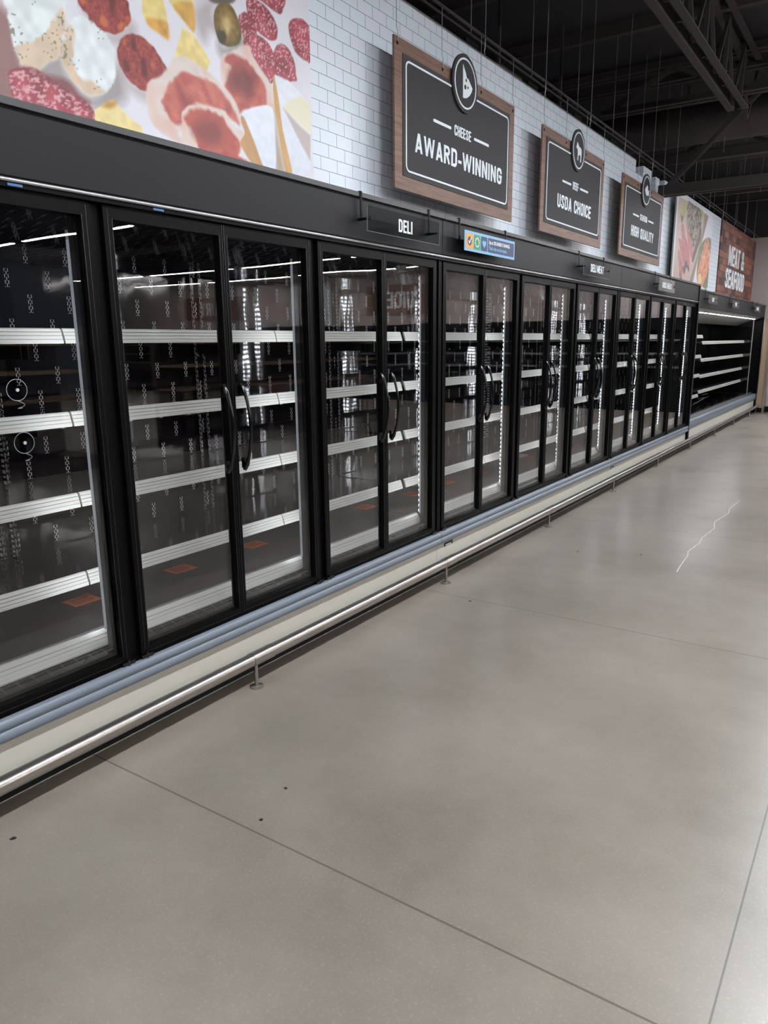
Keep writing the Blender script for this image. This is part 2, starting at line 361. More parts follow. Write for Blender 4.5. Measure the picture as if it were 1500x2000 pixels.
tag(MB().box(0.36, 0.44, YE-0.03, YE, 0, 2.15).box(0.44, 1.5, YE-0.03, YE, 2.07, 2.15).build('trim_1', M['white']), kind='structure')
tag(MB().box(-0.0, 22, YE-0.02, YE, 0, 0.12).build('baseboard_back', M['black_matte']), kind='structure')

# ---------------------------------------------------------------- roof structure
def chord(mb, p, q, w_=0.12, h_=0.1):
    """pair of angles with a gap between them"""
    p, q = Vector(p), Vector(q); d = (q-p).normalized(); s = d.cross(Vector((0, 0, 1))).normalized()
    for k in (-1, 1):
        o = s*k*(w_/2-0.02); mb.bar(p+o+Vector((0, 0, h_/2)), q+o+Vector((0, 0, h_/2)), 0.012, h_)
        o = s*k*(w_/2-0.005+0.02); mb.bar(p+s*k*(w_/2+0.01), q+s*k*(w_/2+0.01), 0.065, 0.012)
def truss(name, Y, x0, x1, zb, zt, label, first=None, step=0.62, w_=0.1):
    r = empty(name, ((x0+x1)/2, Y, zb), label, 'roof truss')
    mb = MB(); chord(mb, (x0, Y, zb), (x1, Y, zb), w_, 0.125 if zb < 3.5 else 0.07); mb.build('bottom_chord', M['dark'], r)
    mb = MB(); chord(mb, (x0-3 if x0 > -1 else x0, Y, zt), (x1, Y, zt), w_, 0.09); mb.build('top_chord', M['dark'], r)
    x = x0+0.03; up = True; n = 0
    while x < min(x1, x0+9) and n < 14:
        x2 = x+step; a_, b_ = (zb+0.03, zt) if up else (zt, zb+0.03)
        mb = MB(); mb.bar((x, Y-0.028, a_), (x2, Y-0.028, b_), 0.018, 0.05).bar((x, Y+0.028, a_), (x2, Y+0.028, b_), 0.018, 0.05)
        mb.build('web_member', M['dark'], r); x = x2; up = not up; n += 1
    return r
truss('roof_truss', 10.2, -0.24, 14, 3.335, 4.62, 'low roof truss whose bottom chord pokes through the notch above the seafood sign', step=1.3)
truss('roof_truss', 13.0, -0.95, 14, 4.24, 4.68, 'shallow dark truss just behind the round air duct', step=0.9)
truss('roof_truss', 9.85, -0.9, 14, 4.27, 4.68, 'shallow dark truss just in front of the round air duct', step=0.8)
for Y, z, lb in ((11.6, 3.98, 'dark steel beam right behind the low roof truss'), (14.2, 3.93, 'dark steel beam midway between duct and end wall'), (16.2, 4.1, 'dark steel beam nearest the beige end wall')):
    b = MB(); b.box(-0.9, 14, Y-0.05, Y+0.05, z, z+0.012).box(-0.9, 14, Y-0.05, Y+0.05, z+0.13, z+0.142).box(-0.9, 14, Y-0.006, Y+0.006, z+0.01, z+0.135)
    tag(b.build('roof_beam', M['dark']), lb, 'roof beam')
# girder running with the aisle
g = empty('roof_girder', (0.74, 4, 3.98), 'heavy paired-angle girder running lengthwise above the aisle towards the duct', 'roof girder')
mb = MB(); chord(mb, (0.72, -6, 4.03), (0.72, 9.55, 4.03), 0.13, 0.09); mb.build('bottom_chord', M['dark'], g)
mb = MB(); chord(mb, (0.72, -6, 4.66), (0.72, 10.6, 4.66), 0.13, 0.07); mb.build('top_chord', M['dark'], g)
yy = 3.1
for i in range(8):
    mb = MB(); mb.bar((0.72, yy, 4.05), (0.72, yy, 4.68), 0.035, 0.035); mb.build('web_post', M['dark'], g)
    mb = MB(); mb.bar((0.72, yy+0.02, 4.66), (0.72, yy+0.48, 4.06), 0.03, 0.03); mb.build('web_member', M['dark'], g)
    mb = MB(); mb.bar((0.72, yy+0.50, 4.06), (0.72, yy+0.92, 4.66), 0.03, 0.03); mb.build('web_member', M['dark'], g); yy += 0.93
# round duct across the store
d = empty('air_duct', (4, 11.0, 4.3), 'big round dark air duct crossing the store above the refrigerated cases', 'air duct')
mb = MB(); mb.tube([(-3.2, 11.0, 4.3), (14, 11.0, 4.3)], 0.235, 32); mb.build('duct_pipe', M['duct'], d, smooth=True)
for x in (-2.2, -0.45, 0.62, 1.9, 3.2, 4.5):
    mb = MB(); mb.tube([(x, 11.0, 4.3), (x+0.03, 11.0, 4.3)], 0.243, 32); mb.build('duct_seam', M['duct'], d, smooth=True)
    mb = MB(); mb.bar((x+0.3, 11.0, 4.53), (x+0.3, 11.0, TOPZ), 0.03, 0.004); mb.build('hanger_strap', M['dark'], d)
# ceiling purlins
for i, (Y, z) in enumerate(((7.0, 4.66), (8.5, 4.66), (12.1, 4.66), (15.2, 4.66), (17.3, 4.66))):
    lb = ['dark ceiling purlin nearest the award-winning cheese sign', 'dark ceiling purlin above the beef sign', 'dark ceiling purlin behind the round duct', 'dark ceiling purlin above the steak picture', 'dark ceiling purlin against the beige end wall'][i]
    tag(MB().box(-3, 14, Y-0.04, Y+0.04, z, z+0.12).build('ceiling_purlin', M['dark']), lb, 'purlin')
for i, (Y, x) in enumerate(((6.6, -0.75), (8.2, -0.8))):
    s = empty('track_spotlight', (x, Y, 3.75), ['dark box floodlight behind the wall top beyond the cheese sign', 'dark box floodlight behind the wall top before the truss'][i], 'floodlight')
    MB().box(x-0.12, x+0.12, Y-0.25, Y+0.25, 3.8, 3.9).build('lamp_housing', M['dark'], s, bevel=0.01)
    MB().bar((x, Y, 3.9), (x, Y, TOPZ), 0.025, 0.025).build('stem', M['dark'], s)

# ---------------------------------------------------------------- hanging rail over the facade wall
r = empty('hanging_rail', (-0.13, 6, 3.62), 'long dark hanging track with steel cables above the tiled wall', 'track')
MB().box(-0.138, -0.122, -2, YE-0.6, 3.608, 3.616).box(-0.138, -0.134, -2, YE-0.6, 3.616, 3.628).build('track_bar', M['dark'], r)
MB().box(-0.322, -0.308, -2, YE-0.6, 3.70, 3.715).build('track_bar', M['dark'], r)
Y = 2.92
while Y < 17.5:
    if abs(Y-11) > 0.3: MB().tube([(-0.13, Y, 3.615), (-0.13, Y, TOPZ)], 0.003, 5).build('drop_cable', M['cable'], r)
    if abs(Y+0.14-11) > 0.3: MB().tube([(-0.315, Y+0.14, 3.71), (-0.315, Y+0.14, TOPZ)], 0.003, 5).build('drop_cable', M['cable'], r)
    MB().tube([(-0.13, Y, 3.609), (-0.13, Y, 3.55), (-0.135, Y, 3.53), (-0.13, Y, 3.51)], 0.004, 5).build('hook', M['cable'], r)
    MB().box(-0.325, -0.305, Y+0.05, Y+0.25, 3.64, 3.67).build('rail_clamp', M['black_matte'], r)
    Y += 1.09
Y = 3.6; i = 0
while Y < 17.6:      # cables of the sprinkler and light runs further into the store
    for (X, zb_) in ((0.35, 4.12),) if i % 2 else ():
        tag(MB().tube([(X, Y+6.5, 3.9), (X, Y+6.5, TOPZ)], 0.003, 5).build('ceiling_cable', M['cable']), 'thin steel cable hanging from the dark ceiling over the aisle', 'cable', 'loose steel cables under the ceiling') if Y+6.5 < 17.8 else None
    Y += 0.8; i += 1

# ---------------------------------------------------------------- hanging wall signs
def rrect(y0, y1, z0, z1, r_, n=5):
    P = []
    for cy, cz, a0 in ((y1-r_, z1-r_, 0), (y0+r_, z1-r_, 90), (y0+r_, z0+r_, 180), (y1-r_, z0+r_, 270)):
        P += [(cy+r_*math.cos(math.radians(a0+90*i/n)), cz+r_*math.sin(math.radians(a0+90*i/n))) for i in range(n+1)]
    return P
def big_sign(y0, y1, small, big, icon, label, holes=True):
    z0, z1 = 2.483, 3.297; S = -0.13; c = (y0+y1)/2; f = (y1-y0)/1.65
    r = empty('hanging_sign', (S, c, z0), label, 'sign')
    MB().box(S-0.014, S, y0, y1, z0, z1).build('sign_board', M['wood'], r)
    a0, a1, b0, b1 = y0+0.085*f, y1-0.085*f, z0+0.078, z1-0.075
    MB().box(S, S+0.004, a0, a1, b0, b1).build('inset_panel', M['sign_border'], r)
    MB().box(S+0.004, S+0.0055, a0+0.035, a1-0.035, b0+0.038, b1-0.038).build('inner_panel', M['sign_grey'], r)
    P = rrect(a0+0.03, a1-0.03, b0+0.032, b1-0.032, 0.035); mb = MB()
    bc = c+0.005; br = 0.172
    # border line, open where the round badge sits
    Q = [p for p in P]; top = b1-0.032
    k = 6   # points 0..5 first corner, 6.. second corner
    seq = Q[6:]+Q[:6]; seq = [(bc-br*0.97*f, top)]+seq+[(bc+br*0.97*f, top)]
    ribbon(mb, seq, 0.011, S+0.0055, S+0.008); mb.build('border_line', M['white'], r)
    # badge
    n = 48; X = S+0.008

    zc = z1-0.055
    disc = MB(); disc.plate([(bc+br*1.02*f*math.cos(2*math.pi*i/n), zc+br*1.02*math.sin(2*math.pi*i/n)) for i in range(n)], X, X+0.012)
    dk = disc.build('badge', M['sign_grey'], r)
    rg = MB(); ribbon(rg, [(bc+br*0.85*f*math.cos(2*math.pi*i/n), zc+br*0.85*math.sin(2*math.pi*i/n)) for i in range(n)], 0.011, X+0.012, X+0.014, True); rg.build('badge_ring', M['white'], dk)
    ic = MB(); sc_ = br*0.95
    def pt(l): return [(bc+u*sc_*f, zc+v*sc_) for u, v in l]
    if icon == 'cheese':
        ic.plate(pt([(-0.25, 0.66), (0.02, 0.36), (0.06, 0.27), (0.13, 0.22), (0.2, 0.24), (0.58, -0.04), (0.5, -0.2), (0.34, -0.36), (0.1, -0.5), (-0.12, -0.55), (-0.22, -0.54)]), X+0.012, X+0.0145)
        ic.slot(1)
        for (u, v, q) in ((0.02, 0.13, 0.055), (0.18, -0.1, 0.05), (-0.05, -0.13, 0.085)):
            ic.plate([(bc+(u+q*math.cos(2*math.pi*i/16))*sc_*f, zc+(v+q*1.1*math.sin(2*math.pi*i/16))*sc_) for i in range(16)], X+0.0145, X+0.0155)
    elif icon == 'cow':
        ic.plate(pt([(-0.28, 0.40), (-0.16, 0.30), (0.0, 0.20), (0.22, 0.18), (0.36, 0.14), (0.43, 0.02), (0.42, -0.2), (0.40, -0.5), (0.36, -0.56), (0.26, -0.5), (0.3, -0.3), (0.22, -0.18), (0.0, -0.24), (-0.06, -0.2), (-0.08, -0.5), (-0.2, -0.5), (-0.17, -0.25), (-0.2, -0.05), (-0.26, 0.05), (-0.42, 0.08), (-0.44, 0.14), (-0.36, 0.24), (-0.34, 0.34)]), X+0.012, X+0.0145)
    else:
        ic.plate(pt([(-0.42, 0.0), (-0.28, 0.16), (-0.08, 0.26), (0.02, 0.36), (0.2, 0.28), (0.24, 0.12), (0.42, -0.02), (0.58, 0.12), (0.52, -0.1), (0.6, -0.3), (0.44, -0.22), (0.26, -0.24), (0.16, -0.34), (0.0, -0.3), (-0.22, -0.2)]), X+0.012, X+0.0145)
    ic.build('badge_icon', [M['white'], M['sign_grey']], dk)
    t1 = MB(); tw = text(t1, small, c+0.0*f, 0.064, (S+0.0055, 2.911), squeeze=1.25*f); t1.build('small_lettering', M['white'], r)
    wanted = {'AWARD-WINNING': 1.22, 'USDA CHOICE': 0.90, 'HIGH QUALITY': 0.90}[big]
    nat = text(MB(), big, 0, 0.108, (0, 0)); words('large_lettering', big, c, 0.110, (S+0.0055, 2.716), M['white'], r, squeeze=wanted*f/nat*0.985)
    for k_ in (-1, 1):
        yc = c+k_*(tw/2+0.16*f); mb = MB(); mb.plate(rrect(yc-0.115*f, yc+0.115*f, 2.932, 2.950, 0.008, 3), S+0.0055, S+0.0085); mb.build('dash', M['white'], r)
    for yh in (y0+0.03, c-0.27*f, c+0.27*f, y1-0.03):
        MB().tube([(S+0.004, yh, z1-0.03), (S+0.006, yh, z1+0.02), (S-0.004, yh, z1+0.05), (S-0.004, yh, 3.61)], 0.002, 5).build('hanging_wire', M['cable'], r)
        MB().box(S, S+0.004, yh-0.006, yh+0.006, z1-0.045, z1-0.028).build('eyelet', M['black_matte'], r)
    return r

big_sign(3.955, 5.605, 'CHEESE', 'AWARD-WINNING', 'cheese', 'walnut and charcoal sign reading cheese award-winning with a white cheese wedge')
big_sign(6.160, 7.735, 'BEEF', 'USDA CHOICE', 'cow', 'walnut and charcoal sign reading beef usda choice with a white cow')
big_sign(8.345, 10.04, 'SEAFOOD', 'HIGH QUALITY', 'fish', 'walnut and charcoal sign reading seafood high quality with a white fish')
# outlines on the printed pictures, in wall metres (y, z)
FOOD={'shA':[(1.763,2.57),(1.882,2.651),(1.91,2.587),(1.959,2.544),(2.024,2.541),(2.135,2.668),(2.17,2.615),(2.153,2.549),(2.018,2.487),(1.902,2.519),(1.809,2.54)],'shB':[(2.002,2.843),(2.051,2.786),(2.138,2.786),(2.22,2.852),(2.244,2.829),(2.217,2.775),(2.144,2.754),(2.074,2.778)],'shC':[(2.149,2.702),(2.182,2.634),(2.28,2.611),(2.283,2.583),(2.214,2.595),(2.162,2.637)],'goatA':[(1.7,2.773),(1.694,2.722),(1.693,2.672),(1.699,2.627),(1.713,2.583),(1.722,2.562),(1.792,2.57),(1.821,2.602),(1.882,2.645),(1.908,2.718),(1.921,2.793),(1.918,2.844)],'goatA_side':[(1.71,2.618),(1.775,2.66),(1.834,2.707),(1.874,2.761),(1.9,2.8),(1.919,2.796),(1.908,2.718),(1.882,2.645),(1.821,2.602),(1.792,2.57),(1.722,2.562),(1.713,2.597)],'goatB':[(1.975,2.804),(2.03,2.805),(2.08,2.791),(2.118,2.758),(2.133,2.698),(2.123,2.627),(2.085,2.569),(2.014,2.534),(1.959,2.544),(1.91,2.587),(1.889,2.631),(1.899,2.684),(1.93,2.757)],'goatB_side':[(1.93,2.757),(1.95,2.742),(1.947,2.676),(1.936,2.623),(1.964,2.586),(2.011,2.591),(2.042,2.572),(2.075,2.565),(2.014,2.534),(1.959,2.544),(1.91,2.587),(1.887,2.631),(1.899,2.684)],'salA':[(1.669,2.528),(1.689,2.546),(1.734,2.564),(1.78,2.57),(1.836,2.553),(1.903,2.531),(1.974,2.511),(2.008,2.485),(2.019,2.449),(2.011,2.425),(1.873,2.425),(1.699,2.443),(1.671,2.47)],'salA_back':[(1.734,2.564),(1.812,2.561),(1.907,2.564),(1.957,2.525),(1.997,2.512),(1.973,2.507),(1.868,2.529),(1.773,2.551)],'chorA':[(1.994,2.869),(2.01,2.828),(2.043,2.798),(2.099,2.786),(2.153,2.793),(2.192,2.829),(2.22,2.86),(2.217,2.893),(2.204,2.938)],'chorB':[(2.147,2.732),(2.167,2.776),(2.216,2.811),(2.269,2.819),(2.326,2.798),(2.377,2.756),(2.407,2.716),(2.38,2.672),(2.32,2.633),(2.248,2.615),(2.183,2.642),(2.152,2.684)],'cheese1':[(2.289,2.962),(2.346,2.981),(2.399,2.998),(2.414,2.946),(2.415,2.849),(2.362,2.86),(2.313,2.872),(2.284,2.909)],'cheese1_side':[(2.305,2.899),(2.367,2.911),(2.414,2.913),(2.415,2.849),(2.362,2.86),(2.313,2.872)],'cheese2':[(2.425,3.007),(2.571,3.054),(2.564,2.925),(2.512,2.947),(2.46,2.973)],'cheese2_side':[(2.456,2.992),(2.519,3.025),(2.57,3.028),(2.564,2.925),(2.512,2.947)],'cheese3':[(2.441,2.793),(2.498,2.922),(2.552,2.912),(2.594,2.886),(2.648,2.83),(2.627,2.783),(2.561,2.794),(2.499,2.805)],'cheese4':[(2.013,2.486),(2.102,2.543),(2.13,2.528),(2.188,2.49),(2.239,2.473),(2.235,2.431),(2.012,2.432)],'cheese4_side':[(2.049,2.509),(2.102,2.543),(2.121,2.532),(2.088,2.507)],'olive':[(2.692,3.041),(2.721,3.081),(2.771,3.105),(2.811,3.097),(2.843,3.058),(2.861,3.008),(2.843,2.957),(2.777,2.925),(2.729,2.924),(2.7,2.947),(2.687,2.992)],'olive_hole':[(2.701,2.956),(2.719,2.975),(2.747,2.979),(2.76,2.956),(2.743,2.928),(2.715,2.925)],'oliveB':[(2.669,3.086),(2.821,3.136),(2.813,3.118),(2.763,3.095),(2.694,3.077)],'shO':[(2.749,2.917),(2.868,2.996),(2.871,2.947),(2.775,2.892),(2.718,2.877),(2.708,2.918)],'shE':[(2.57,3.007),(2.642,3.073),(2.694,3.077),(2.684,3.026),(2.712,2.964),(2.658,2.952),(2.627,2.9),(2.585,2.926)],'sal1':[(3.0,3.194),(3.175,3.252),(3.169,3.211),(3.147,3.177),(3.083,3.174),(3.029,3.185)],'sal2':[(2.844,3.067),(2.89,3.104),(2.932,3.085),(2.967,3.044),(2.943,3.023),(2.888,2.984),(2.862,3.013)],'sal3':[(2.904,3.154),(2.954,3.177),(3.021,3.178),(3.081,3.15),(3.118,3.104),(3.102,3.046),(3.05,3.036),(2.974,3.047),(2.918,3.094)],'sal4':[(2.872,2.966),(2.897,3.005),(2.951,3.031),(3.019,3.027),(3.071,2.994),(3.095,2.932),(3.079,2.859),(3.022,2.835),(2.935,2.908)],'sal5':[(3.087,2.993),(3.139,3.044),(3.195,3.034),(3.235,2.995),(3.249,2.933),(3.238,2.895),(3.08,2.884)],'sal6':[(3.202,3.144),(3.229,3.176),(3.289,3.202),(3.35,3.196),(3.375,3.161),(3.368,3.026),(3.332,3.016),(3.263,3.027),(3.215,3.079)],'ham1':[(2.292,2.656),(2.364,2.699),(2.417,2.768),(2.456,2.798),(2.536,2.805),(2.618,2.787),(2.696,2.762),(2.775,2.718),(2.814,2.67),(2.823,2.596),(2.738,2.602),(2.453,2.501),(2.467,2.451),(2.371,2.462),(2.293,2.502),(2.274,2.59)],'ham1_meat':[(2.358,2.601),(2.39,2.659),(2.442,2.715),(2.494,2.746),(2.563,2.746),(2.667,2.746),(2.732,2.707),(2.785,2.664),(2.816,2.6),(2.726,2.632),(2.632,2.643),(2.527,2.623),(2.456,2.528),(2.39,2.54),(2.359,2.584)],'ham2':[(2.725,2.869),(2.775,2.901),(2.894,2.965),(2.936,2.927),(3.001,2.878),(3.068,2.822),(3.083,2.731),(3.014,2.726),(2.844,2.672),(2.82,2.648),(2.788,2.697),(2.729,2.748),(2.712,2.794)],'ham2_meat':[(2.744,2.857),(2.779,2.898),(2.889,2.896),(2.947,2.864),(3.005,2.821),(3.015,2.736),(2.943,2.707),(2.859,2.681),(2.821,2.658),(2.788,2.697),(2.732,2.749),(2.784,2.835)],'ham2_core':[(2.767,2.799),(2.813,2.848),(2.902,2.862),(2.948,2.836),(2.933,2.779),(2.893,2.736),(2.827,2.744),(2.772,2.763)],'ham3':[(2.459,2.529),(2.473,2.589),(2.546,2.63),(2.631,2.634),(2.72,2.645),(2.766,2.598),(2.851,2.568),(2.831,2.507),(2.807,2.478),(2.712,2.451),(2.563,2.446),(2.467,2.446),(2.452,2.483)],'ham3_meat':[(2.477,2.563),(2.525,2.605),(2.604,2.623),(2.711,2.61),(2.75,2.571),(2.811,2.527),(2.807,2.478),(2.776,2.453),(2.671,2.453),(2.563,2.446),(2.529,2.508),(2.488,2.539)],'ham3_core':[(2.518,2.523),(2.601,2.586),(2.695,2.588),(2.697,2.528),(2.659,2.483),(2.572,2.48)],'ham4':[(2.558,2.468),(2.644,2.457),(2.749,2.467),(2.813,2.46),(2.879,2.442),(2.71,2.422),(2.562,2.442)],'brie1_side':[(2.835,2.651),(2.856,2.637),(2.98,2.439),(2.902,2.441),(2.845,2.485),(2.818,2.528),(2.851,2.573),(2.829,2.621)],'brie1':[(2.835,2.654),(2.92,2.702),(3.055,2.732),(3.07,2.588),(3.06,2.443),(2.98,2.442),(2.924,2.534),(2.863,2.634)],'brie2_side':[(3.076,2.883),(3.106,2.787),(3.131,2.641),(3.196,2.444),(3.144,2.441),(3.084,2.681),(3.068,2.817)],'shF':[(3.07,2.729),(3.087,2.611),(3.144,2.436),(3.06,2.443)],'brie2':[(3.081,2.889),(3.187,2.887),(3.288,2.85),(3.357,2.815),(3.339,2.457),(3.196,2.444),(3.131,2.641),(3.099,2.805)],'brie2_cream':[(3.146,2.766),(3.225,2.815),(3.287,2.84),(3.357,2.815),(3.35,2.67),(3.262,2.699),(3.137,2.751)],'brie2_dark':[(3.137,2.751),(3.262,2.694),(3.35,2.664),(3.344,2.539),(3.275,2.602)]}
STEAK={'board':[(11.029,3.46),(11.552,3.465),(12.996,3.446),(12.739,3.103),(12.533,2.942),(12.072,2.414),(11.027,2.397)],'board_edge':[(12.71,3.457),(12.996,3.446),(12.765,3.137),(12.607,2.949),(12.26,2.394),(12.04,2.405),(12.524,2.965),(12.671,3.174)],'lime1':[(11.214,3.28),(11.355,3.424),(11.418,3.335),(11.338,3.241)],'limesh':[(11.216,3.274),(11.338,3.241),(11.431,3.343),(11.335,3.156),(11.261,3.189)],'lime2':[(12.436,3.467),(12.633,3.454),(12.601,3.343),(12.501,3.354)],'roast':[(11.554,3.458),(11.96,3.471),(12.436,3.467),(12.525,3.342),(12.517,3.218),(12.407,3.069),(12.203,2.927),(12.107,2.895),(11.852,3.012),(11.613,3.203)],'roastsh':[(12.53,3.235),(12.59,3.087),(12.399,2.899),(12.211,2.715),(12.101,2.721),(12.137,2.815),(12.335,3.061)],'sl1':[(11.302,3.068),(11.371,3.146),(11.493,3.075),(11.615,2.915),(11.74,2.707),(11.665,2.679),(11.496,2.832)],'sl2':[(11.206,2.932),(11.384,2.922),(11.556,2.801),(11.678,2.643),(11.623,2.61),(11.324,2.816)],'sl3':[(11.221,2.793),(11.343,2.761),(11.542,2.604),(11.548,2.443),(11.443,2.466),(11.278,2.67)],'sl4':[(11.559,2.982),(11.745,2.928),(11.944,2.761),(11.958,2.627),(11.81,2.654),(11.673,2.848)],'sl5':[(11.581,3.199),(11.793,3.079),(12.048,2.957),(12.145,2.793),(12.052,2.755),(11.773,2.945)],'slsh':[(11.387,2.535),(11.534,2.581),(11.651,2.627),(11.723,2.706),(11.958,2.627),(11.954,2.544),(11.795,2.6),(11.696,2.497),(11.546,2.546),(11.563,2.4),(11.467,2.394)],'leaf':[(12.632,2.983),(12.863,3.092),(13.295,3.143),(13.392,2.923),(13.444,2.51),(13.247,2.374),(12.902,2.413),(12.519,2.495),(12.51,2.808)],'salmon':[(12.97,3.126),(13.137,3.119),(13.334,2.959),(13.379,2.756),(13.178,2.536),(12.915,2.382),(12.671,2.401),(12.522,2.535),(12.674,2.783),(12.824,2.993)],'lemon':[(12.622,2.526),(12.755,2.582),(12.877,2.477),(12.792,2.391),(12.671,2.401)],'all':[(11.029,3.46),(13.417,3.449),(13.508,2.361),(11.031,2.383)]}
# ================================================================ printed wall pictures (each a flat panel whose print is computed per vertex)
rng = np.random.default_rng(3)
def vnoise(Y, Z, s, seed=0):
    """smooth value noise on arrays"""
    g = np.random.default_rng(seed).random((64, 64)); a = (Y*s) % 64; b = (Z*s) % 64
    i = np.floor(a).astype(int); j = np.floor(b).astype(int); fa = a-i; fb = b-j; fa = fa*fa*(3-2*fa); fb = fb*fb*(3-2*fb)
    i %= 64; j %= 64
    i1 = (i+1) % 64; j1 = (j+1) % 64
    return (g[i, j]*(1-fa)+g[i1, j]*fa)*(1-fb)+(g[i, j1]*(1-fa)+g[i1, j1]*fa)*fb
def sdf(poly, Y, Z):
    d = np.full(Y.shape, 9.0); s = np.ones(Y.shape); n = len(poly)
    for i in range(n):
        ax_, az_ = poly[i]; bx_, bz_ = poly[i-1]; ex, ez = bx_-ax_, bz_-az_; wx, wz = Y-ax_, Z-az_
        tt = np.clip((wx*ex+wz*ez)/(ex*ex+ez*ez+1e-12), 0, 1); d = np.minimum(d, np.hypot(wx-ex*tt, wz-ez*tt))
        c1 = Z >= az_; c2 = Z < bz_; c3 = ex*wz > ez*wx
        flip = (c1 & c2 & c3) | (~c1 & ~c2 & ~c3); s = np.where(flip, -s, s)
    return s*d
def smooth(poly, it=4):
    """closed Catmull-Rom curve through the points"""
    n = len(poly); q = []
    for i in range(n):
        p0, p1, p2, p3 = [np.array(poly[(i+k) % n]) for k in (-1, 0, 1, 2)]
        for k in range(it):
            t_ = k/it; q.append(tuple(0.5*((2*p1)+(-p0+p2)*t_+(2*p0-5*p1+4*p2-p3)*t_**2+(-p0+3*p1-3*p2+p3)*t_**3)))
    return q
class Print:
    def __init__(s, y0, y1, z0, z1, step, bgc):
        s.y = np.arange(y0, y1+1e-6, step); s.z = np.arange(z0, z1+1e-6, step); s.Y, s.Z = np.meshgrid(s.y, s.z, indexing='ij')
        s.C = np.ones(s.Y.shape+(3,))*np.array(bgc, float)
    def put(s, poly, col, soft=0.004, wob=0.0, alpha=1.0, sm=True):
        poly = smooth(poly) if sm else poly
        ys = [p[0] for p in poly]; zs = [p[1] for p in poly]; pad = soft*3+0.02+wob
        m_ = (s.Y > min(ys)-pad) & (s.Y < max(ys)+pad) & (s.Z > min(zs)-pad) & (s.Z < max(zs)+pad)
        if not m_.any(): return
        Y, Z = s.Y[m_], s.Z[m_]; d = sdf(poly, Y, Z)
        if wob: d = d+(vnoise(Y, Z, 45, 5)-.5)*wob*2
        a = np.clip(0.5-d/soft/2, 0, 1)[:, None]*alpha
        c = col(Y, Z, d) if callable(col) else np.array(col, float)[None]
        s.C[m_] = s.C[m_]*(1-a)+c*a
    def build(s, name, X, thick, label, cat):
        ny, nz = s.Y.shape; n = ny*nz
        V = np.stack([np.full(n, X), s.Y.ravel(), s.Z.ravel()], 1)
        idx = np.arange(n).reshape(ny, nz)
        F = np.stack([idx[:-1, :-1], idx[1:, :-1], idx[1:, 1:], idx[:-1, 1:]], -1).reshape(-1, 4)
        me = bpy.data.meshes.new(name); y0, y1, z0, z1 = s.y[0], s.y[-1], s.z[0], s.z[-1]
        B = [(X, y0, z0), (X, y1, z0), (X, y1, z1), (X, y0, z1), (X-thick, y0, z0), (X-thick, y1, z0), (X-thick, y1, z1), (X-thick, y0, z1)]
        bf = [(7, 6, 5, 4), (0, 4, 5, 1), (1, 5, 6, 2), (2, 6, 7, 3), (3, 7, 4, 0)]
        me.from_pydata([tuple(v) for v in V.tolist()]+B, [], F.tolist()+[tuple(n+i for i in f) for f in bf])
        at = me.color_attributes.new('print', 'FLOAT_COLOR', 'POINT')
        c = np.clip(s.C.reshape(-1, 3)/255, 0, 1); c = np.where(c <= 0.04045, c/12.92, ((c+0.055)/1.055)**2.4)
        full = np.ones((n+8, 4)); full[:n, :3] = c; full[n:, :3] = 0.35
        at.data.foreach_set('color', full.ravel())
        m = mat(name+'_print', (200, 200, 200), 0.45); t = NT(m); v = t.n('ShaderNodeVertexColor'); v.layer_name = 'print'; t.l(v.outputs[0], t.b.inputs['Base Color']); me.materials.append(m)
        o = bpy.data.objects.new(name, me); COL.objects.link(o); return tag(o, label, cat)
def A3(*c): return np.array(c, float)
def salami(hue=0, fat=0.55, s_=1.0, seed=1, ang=0.0):
    def f(Y, Z, d):
        ca, sa = math.cos(ang), math.sin(ang); y = Y*ca+Z*sa; z = -Y*sa+Z*ca
        n = vnoise(y, z*1.9, 85*s_, seed)*.6+vnoise(y, z*1.5, 190*s_, seed+1)*.4; n2 = vnoise(Y, Z, 18, seed+2)
        base = A3(168, 72, 84)*(0.82+0.36*n2)[:, None]; k = np.clip((n-fat)*7, 0, 1)[:, None]
        c = base*(1-k)+A3(222, 166, 172)*k; rim = np.clip(1-(-d)/0.012, 0, 1)[:, None]; return c*(1-rim*.45)+A3(132, 48, 58)*rim*.45
    return f
def chorizo(seed):
    def f(Y, Z, d):
        n = vnoise(Y, Z, 22, seed); n2 = vnoise(Y, Z, 130, seed+1); c = A3(160, 66, 62)*(0.78+.4*n2)[:, None]; k = np.clip((n-.62)*6, 0, 1)[:, None]
        c = c*(1-k)+A3(202, 104, 66)*k; k2 = np.clip((.3-n)*6, 0, 1)[:, None]; c = c*(1-k2)+A3(110, 42, 46)*k2
        rim = np.clip(1-(-d)/0.015, 0, 1)[:, None]; return c*(1-rim*.5)+A3(118, 40, 40)*rim*.5
    return f
def herbed(col, dens=0.8, seed=4):
    def f(Y, Z, d):
        n = vnoise(Y, Z, 110, seed); big = vnoise(Y, Z, 14, seed+1); n3 = vnoise(Y, Z, 200, seed+2)
        c = A3(*col)*(0.94+.1*vnoise(Y, Z, 30, seed+3))[:, None]; k = ((n > dens) & (big > .45))[:, None]*1.0
        return c*(1-k)+A3(120, 120, 92)*k*.8+c*k*.2
    return f
def grad(c0, c1, z0, z1, amp=0.05, seed=7, s_=40):
    def f(Y, Z, d):
        k = np.clip((Z-z0)/(z1-z0), 0, 1)[:, None]; return (A3(*c0)*(1-k)+A3(*c1)*k)*(1-amp+2*amp*vnoise(Y, Z, s_, seed))[:, None]
    return f
